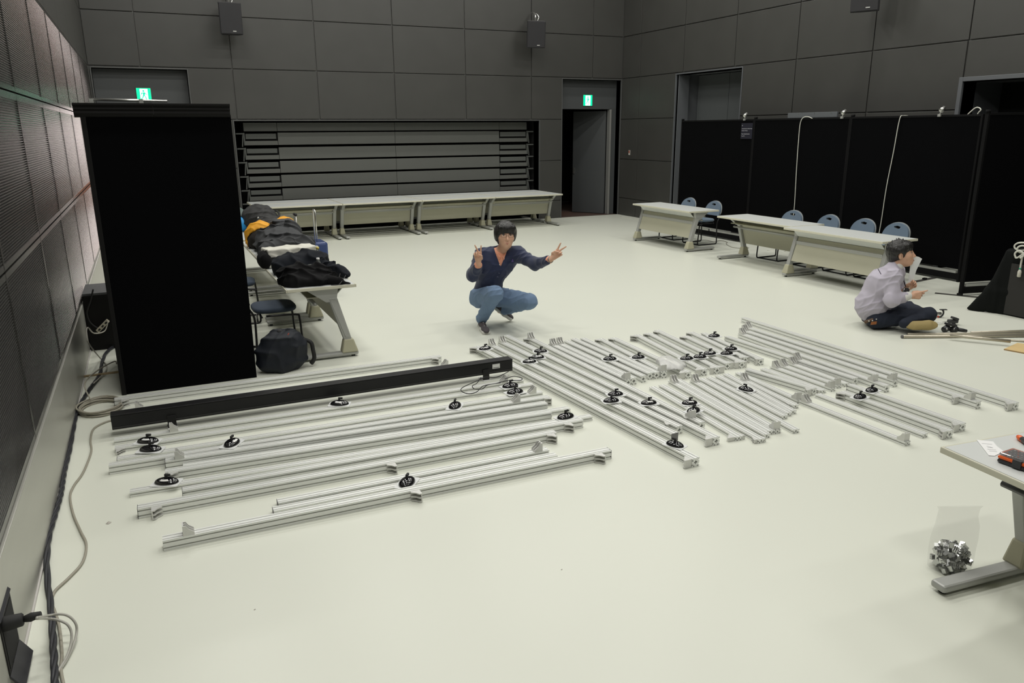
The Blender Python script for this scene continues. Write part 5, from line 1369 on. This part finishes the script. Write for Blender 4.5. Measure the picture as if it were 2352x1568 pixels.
for i in range(9):
    for j in range(3):
        x = -Lc/2+.025+i*(Lc-.05)/8; y = .028+j*.027
        MB().lathe([(.004, .035), (.004, .042)], 6, Matrix.Translation((x, y, 0))).build('driver_bit', m_steel if (i+j) % 3 else m_or, tc)
kA, kB = nd(2337, 1008), nd(2376, 1036)
kn_ = thing('orange_cutter', 'orange and black handled cutter lying on the desk', 'tool', kA)
kd = (kB-kA); MB().tube([Vector((0, 0, .012)), kd*.12+UP*.013, kd*.35+UP*.013], [.009, .013, .012], 10).build('orange_grip', m_or, kn_, smooth=True)
MB().tube([kd*.25+UP*.0145, kd*.6+UP*.014, kd+UP*.012], [.0125, .013, .011], 10).build('black_grip', m_cb, kn_, smooth=True)

# clear bag of brackets on the floor
m_bag = bpy.data.materials.new('clear_bag'); m_bag.use_nodes = True
nt = m_bag.node_tree; nt.nodes.clear(); out_ = nt.nodes.new('ShaderNodeOutputMaterial'); tr = nt.nodes.new('ShaderNodeBsdfTransparent'); gl = nt.nodes.new('ShaderNodeBsdfGlossy'); df = nt.nodes.new('ShaderNodeBsdfDiffuse')
gl.inputs['Roughness'].default_value = .15; df.inputs[0].default_value = (.8, .8, .78, 1); tr.inputs[0].default_value = (.97, .97, .97, 1)
m1_ = nt.nodes.new('ShaderNodeMixShader'); m2_ = nt.nodes.new('ShaderNodeMixShader'); m1_.inputs[0].default_value = .3
nt.links.new(df.outputs[0], m1_.inputs[1]); nt.links.new(gl.outputs[0], m1_.inputs[2]); m2_.inputs[0].default_value = .06
nt.links.new(tr.outputs[0], m2_.inputs[1]); nt.links.new(m1_.outputs[0], m2_.inputs[2]); nt.links.new(m2_.outputs[0], out_.inputs[0])
cb = onz(2177, 1308)
bgt = thing('bracket_bag', 'clear plastic bag half full of small metal brackets on the floor', 'bag', (cb.x, cb.y, 0))
def bag_film(parent, rings, m, n=28, seed=1, name='film', wob=.006):
    r = random.Random(seed); vs = []; ph = [r.uniform(0, 6.28) for _ in range(6)]
    for i, (z, rx, ry, ox, oy) in enumerate(rings):
        for k in range(n):
            a = 2*math.pi*k/n; q = 1+ (wob*8)*(math.sin(3*a+ph[0]+i*.6)*.5+math.sin(5*a+ph[1]-i*.9)*.5+math.sin(9*a+ph[2]+i)*.25)
            vs.append(RH*(rx*q*math.cos(a)+ox)+FH*(ry*q*math.sin(a)+oy)+UP*z)
    m_ = len(rings); fs = [(i*n+k, i*n+(k+1) % n, (i+1)*n+(k+1) % n, (i+1)*n+k) for i in range(m_-1) for k in range(n)]+[tuple(range(n-1, -1, -1))]
    return MB().add(vs, fs).build(name, m, parent, smooth=True)
bag_film(bgt, [(.003, .075, .055, 0, 0), (.02, .098, .075, 0, 0), (.06, .104, .082, 0, 0), (.12, .106, .078, 0, 0), (.18, .110, .06, .005, 0), (.24, .108, .04, .01, 0), (.29, .10, .022, .008, 0), (.325, .10, .012, .02, .01), (.34, .112, .006, .02, .01)], m_bag)
rb = random.Random(5)
for i in range(120):
    z = .012+.125*(i/120)**.9; rad = .088*(1-.25*max(0, z-.08)/.06); a = rb.uniform(0, 6.283); r_ = rad*math.sqrt(rb.uniform(.1, 1))
    o = obj('metal_bracket', ME_BRKS, None, bgt)
    o.location = RH*(r_*math.cos(a))*.92+FH*(r_*math.sin(a))*.65+UP*z; o.rotation_euler = (rb.uniform(0, 6), rb.uniform(0, 6), rb.uniform(0, 6)); o.scale = (.78,)*3
# thin plastic bag on the bars
cb2 = onz(1536, 838, .062); b2 = thing('thin_plastic_bag', 'crumpled thin white plastic bag lying on the bars', 'bag', (cb2.x, cb2.y, .062))
m_bag2 = m_bag.copy(); m_bag2.name = 'cloudy_bag'; m_bag2.node_tree.nodes['Mix Shader.001'].inputs[0].default_value = .5; m_bag2.node_tree.nodes['Glossy BSDF'].inputs['Roughness'].default_value = .35; m_bag2.node_tree.nodes['Mix Shader'].inputs[0].default_value = .15
bag_film(b2, [(.002, .12, .17, .02, 0), (.012, .125, .165, .015, .0), (.03, .10, .13, .0, .015), (.042, .085, .10, -.015, .02), (.058, .06, .07, -.02, .03), (.052, .03, .04, -.02, .03), (.062, .006, .01, -.02, .03)], m_bag2, 48, 7, wob=.030)
# small torn scraps on the floor
for k, (px, py) in enumerate(((249, 1202), (1290, 1308), (585, 1400))):
    c = onz(px, py); o = MB(Matrix.Translation(c)).prism([(-.014, 0, .001), (0, -.012, .001), (.016, .004, .003), (.002, .002, .012)], (0, 0, .001)).build('paper_scrap', mat('scrap', (.5, .47, .43), rough=.8), None)
    tag(o, ('tiny torn grey scrap lying near the short bar end', 'tiny pale speck of debris on the open floor', 'tiny pale scrap on the floor away from the bars')[k], 'scrap')
    if k: o.scale = (.35, .35, .35); o.location = c*.65; 

# ================================================================== PIPES, BOARD AND TRIPOD GEAR by the seated man
m_pipe = mat('champagne_pipe', (.50, .46, .37), rough=.3, metal=.6)
def pipe(a, b, r, label, cap=True, z=None):
    A = onz(*a, r); B = onz(*b, r); d = B-A; B = A+d*1.0
    t = thing('metal_pipe', label, 'pipe', (A.x, A.y, 0)); inv = Matrix.Translation(-Vector(t.location)); zz = UP*((z or r)-r)
    MB(inv).tube([A+zz, B+zz], r, 14).build('tube', m_pipe, t, smooth=True)
    if cap: MB(inv).tube([A+zz-d.normalized()*.012, A+zz+d.normalized()*.004], r*1.03, 14).build('end_plug', mat('plug_grey', (.10, .10, .10), rough=.5), t)
pipe((2073, 773), (2420, 770), .017, 'pale metal pipe with grey end plug on the floor by the tripod')
pipe((2085, 767), (2420, 764), .012, 'thin pale metal pipe lying behind the plugged pipe', False)
pipe((2181, 777), (2320, 791), .017, 'short pale metal pipe lying askew across the others', False, .05)
pipe((2230, 763), (2420, 757), .010, 'thin pale metal pipe farthest from the wooden board', False)
pipe((2270, 777), (2420, 789), .010, 'thin pale metal pipe half under the short askew pipe', False)
wbP = [onz(x, y, .012) for x, y in ((2306, 801), (2337, 787), (2420, 797), (2420, 822))]
wbc = sum(wbP, Vector())/4; wbt = thing('wooden_board', 'thin light plywood board lying on the floor by the pipes', 'board', (wbc.x, wbc.y, 0))
MB(Matrix.Translation(-Vector(wbt.location))).prism([Vector((p.x, p.y, .001)) for p in wbP], (0, 0, .011)).build('sheet', mat('plywood', (.62, .46, .22), rough=.6, var=.1, vscale=8), wbt)
MB(Matrix.Translation(-Vector(wbt.location))).bar(Vector((wbP[0].x, wbP[0].y, .0065)), Vector((wbP[3].x, wbP[3].y, .0065)), .003, .0105).build('sawn_edge', mat('sawn_edge', (.35, .22, .09), rough=.8), wbt)
# tripod lying down: head, clamps, leg
g1 = onz(2187, 766)+FH*.04
tp_ = thing('tripod', 'black tripod with its head lying folded on the floor by the pipes', 'tripod', (g1.x, g1.y, 0))
gm = lambda a, b, c: RH*a+FH*b+UP*c
MB().lathe([(.03, -.035), (.034, -.03), (.034, .03), (.03, .035)], 16, Matrix.Translation(gm(-.05, 0, .045)) @ Matrix.Rotation(1.2, 4, 'Y')).build('pan_joint', m_cb, tp_, smooth=True)
MB().lathe([(.028, -.035), (.031, -.03), (.031, .03), (.028, .035)], 16, Matrix.Translation(gm(.03, -.01, .04)) @ Matrix.Rotation(1.3, 4, 'X')).build('tilt_joint', m_cb, tp_, smooth=True)
MB(Matrix.Translation(gm(.0, 0, .085)) @ Matrix.Rotation(YAW*-1, 4, 'Z') @ Matrix.Rotation(.2, 4, 'Y')).box(-.06, .05, -.03, .03, -.01, .012).build('camera_plate', m_cb, tp_, bevel=.004)
MB().tube([gm(.06, -.01, .04), gm(.12, -.02, .03), gm(.16, -.02, .022)], [.022, .02, .016], 10).build('lock_knob', m_cb, tp_, smooth=True)
MB().tube([gm(-.08, .02, .03), gm(.08, .02, .02)], .012, 8).build('lower_arm', m_cb, tp_, smooth=True)
for a in (-.05, .03): MB().ell(gm(a-.01, -.037, .05), (.014, .008, .014)).build('chrome_button', m_steel, tp_, smooth=True)
g2 = onz(2187, 745)
tk = thing('tripod_clamp', 'small black tripod clamp with two thin rods on the floor', 'clamp', (g2.x, g2.y, 0))
MB(Matrix.Rotation(-YAW, 4, 'Z')).box(-.05, .05, -.03, .03, .02, .055).build('jaw', m_cb, tk, bevel=.008)
MB(Matrix.Rotation(-YAW, 4, 'Z') @ Matrix.Rotation(.3, 4, 'Y')).box(-.04, .035, -.028, .028, .06, .085).build('upper_jaw', m_cb, tk, bevel=.008)
MB().tube([gm(.01, 0, .02), gm(.01, -.02, .0)], .02, 8).build('knob', m_cb, tk, smooth=True)
for k in (0, 1): MB().tube([gm(-.04, .0, .035-.015*k), gm(-.17, -.01, .025-.015*k)], .004, 6).build('thin_rod', m_steel, tk, smooth=True)
g3 = onz(2160, 729)
tl = thing('pole_end', 'silver pole end with curved black foot clip beside the seated man', 'pole', (g3.x, g3.y, 0))
MB().tube([gm(-.13, .0, .05), gm(.0, 0, .045)], .017, 12).build('silver_tube', m_steel, tl, smooth=True)
MB().tube(smooth_path([gm(-.03, 0, .006), gm(.005, 0, .012), gm(.025, 0, .04), gm(.025, 0, .07), gm(.01, 0, .09)], 4), .010, 8).build('foot_clip', m_cb, tl, smooth=True)
MB(Matrix.Rotation(-YAW, 4, 'Z')).box(-.02, .06, -.015, .015, .088, .098).build('clip_plate', m_cb, tl, bevel=.003)
MB().ell(gm(-.03, -.005, .012), (.012, .012, .012)).build('red_tip', m_red, tl, smooth=True)
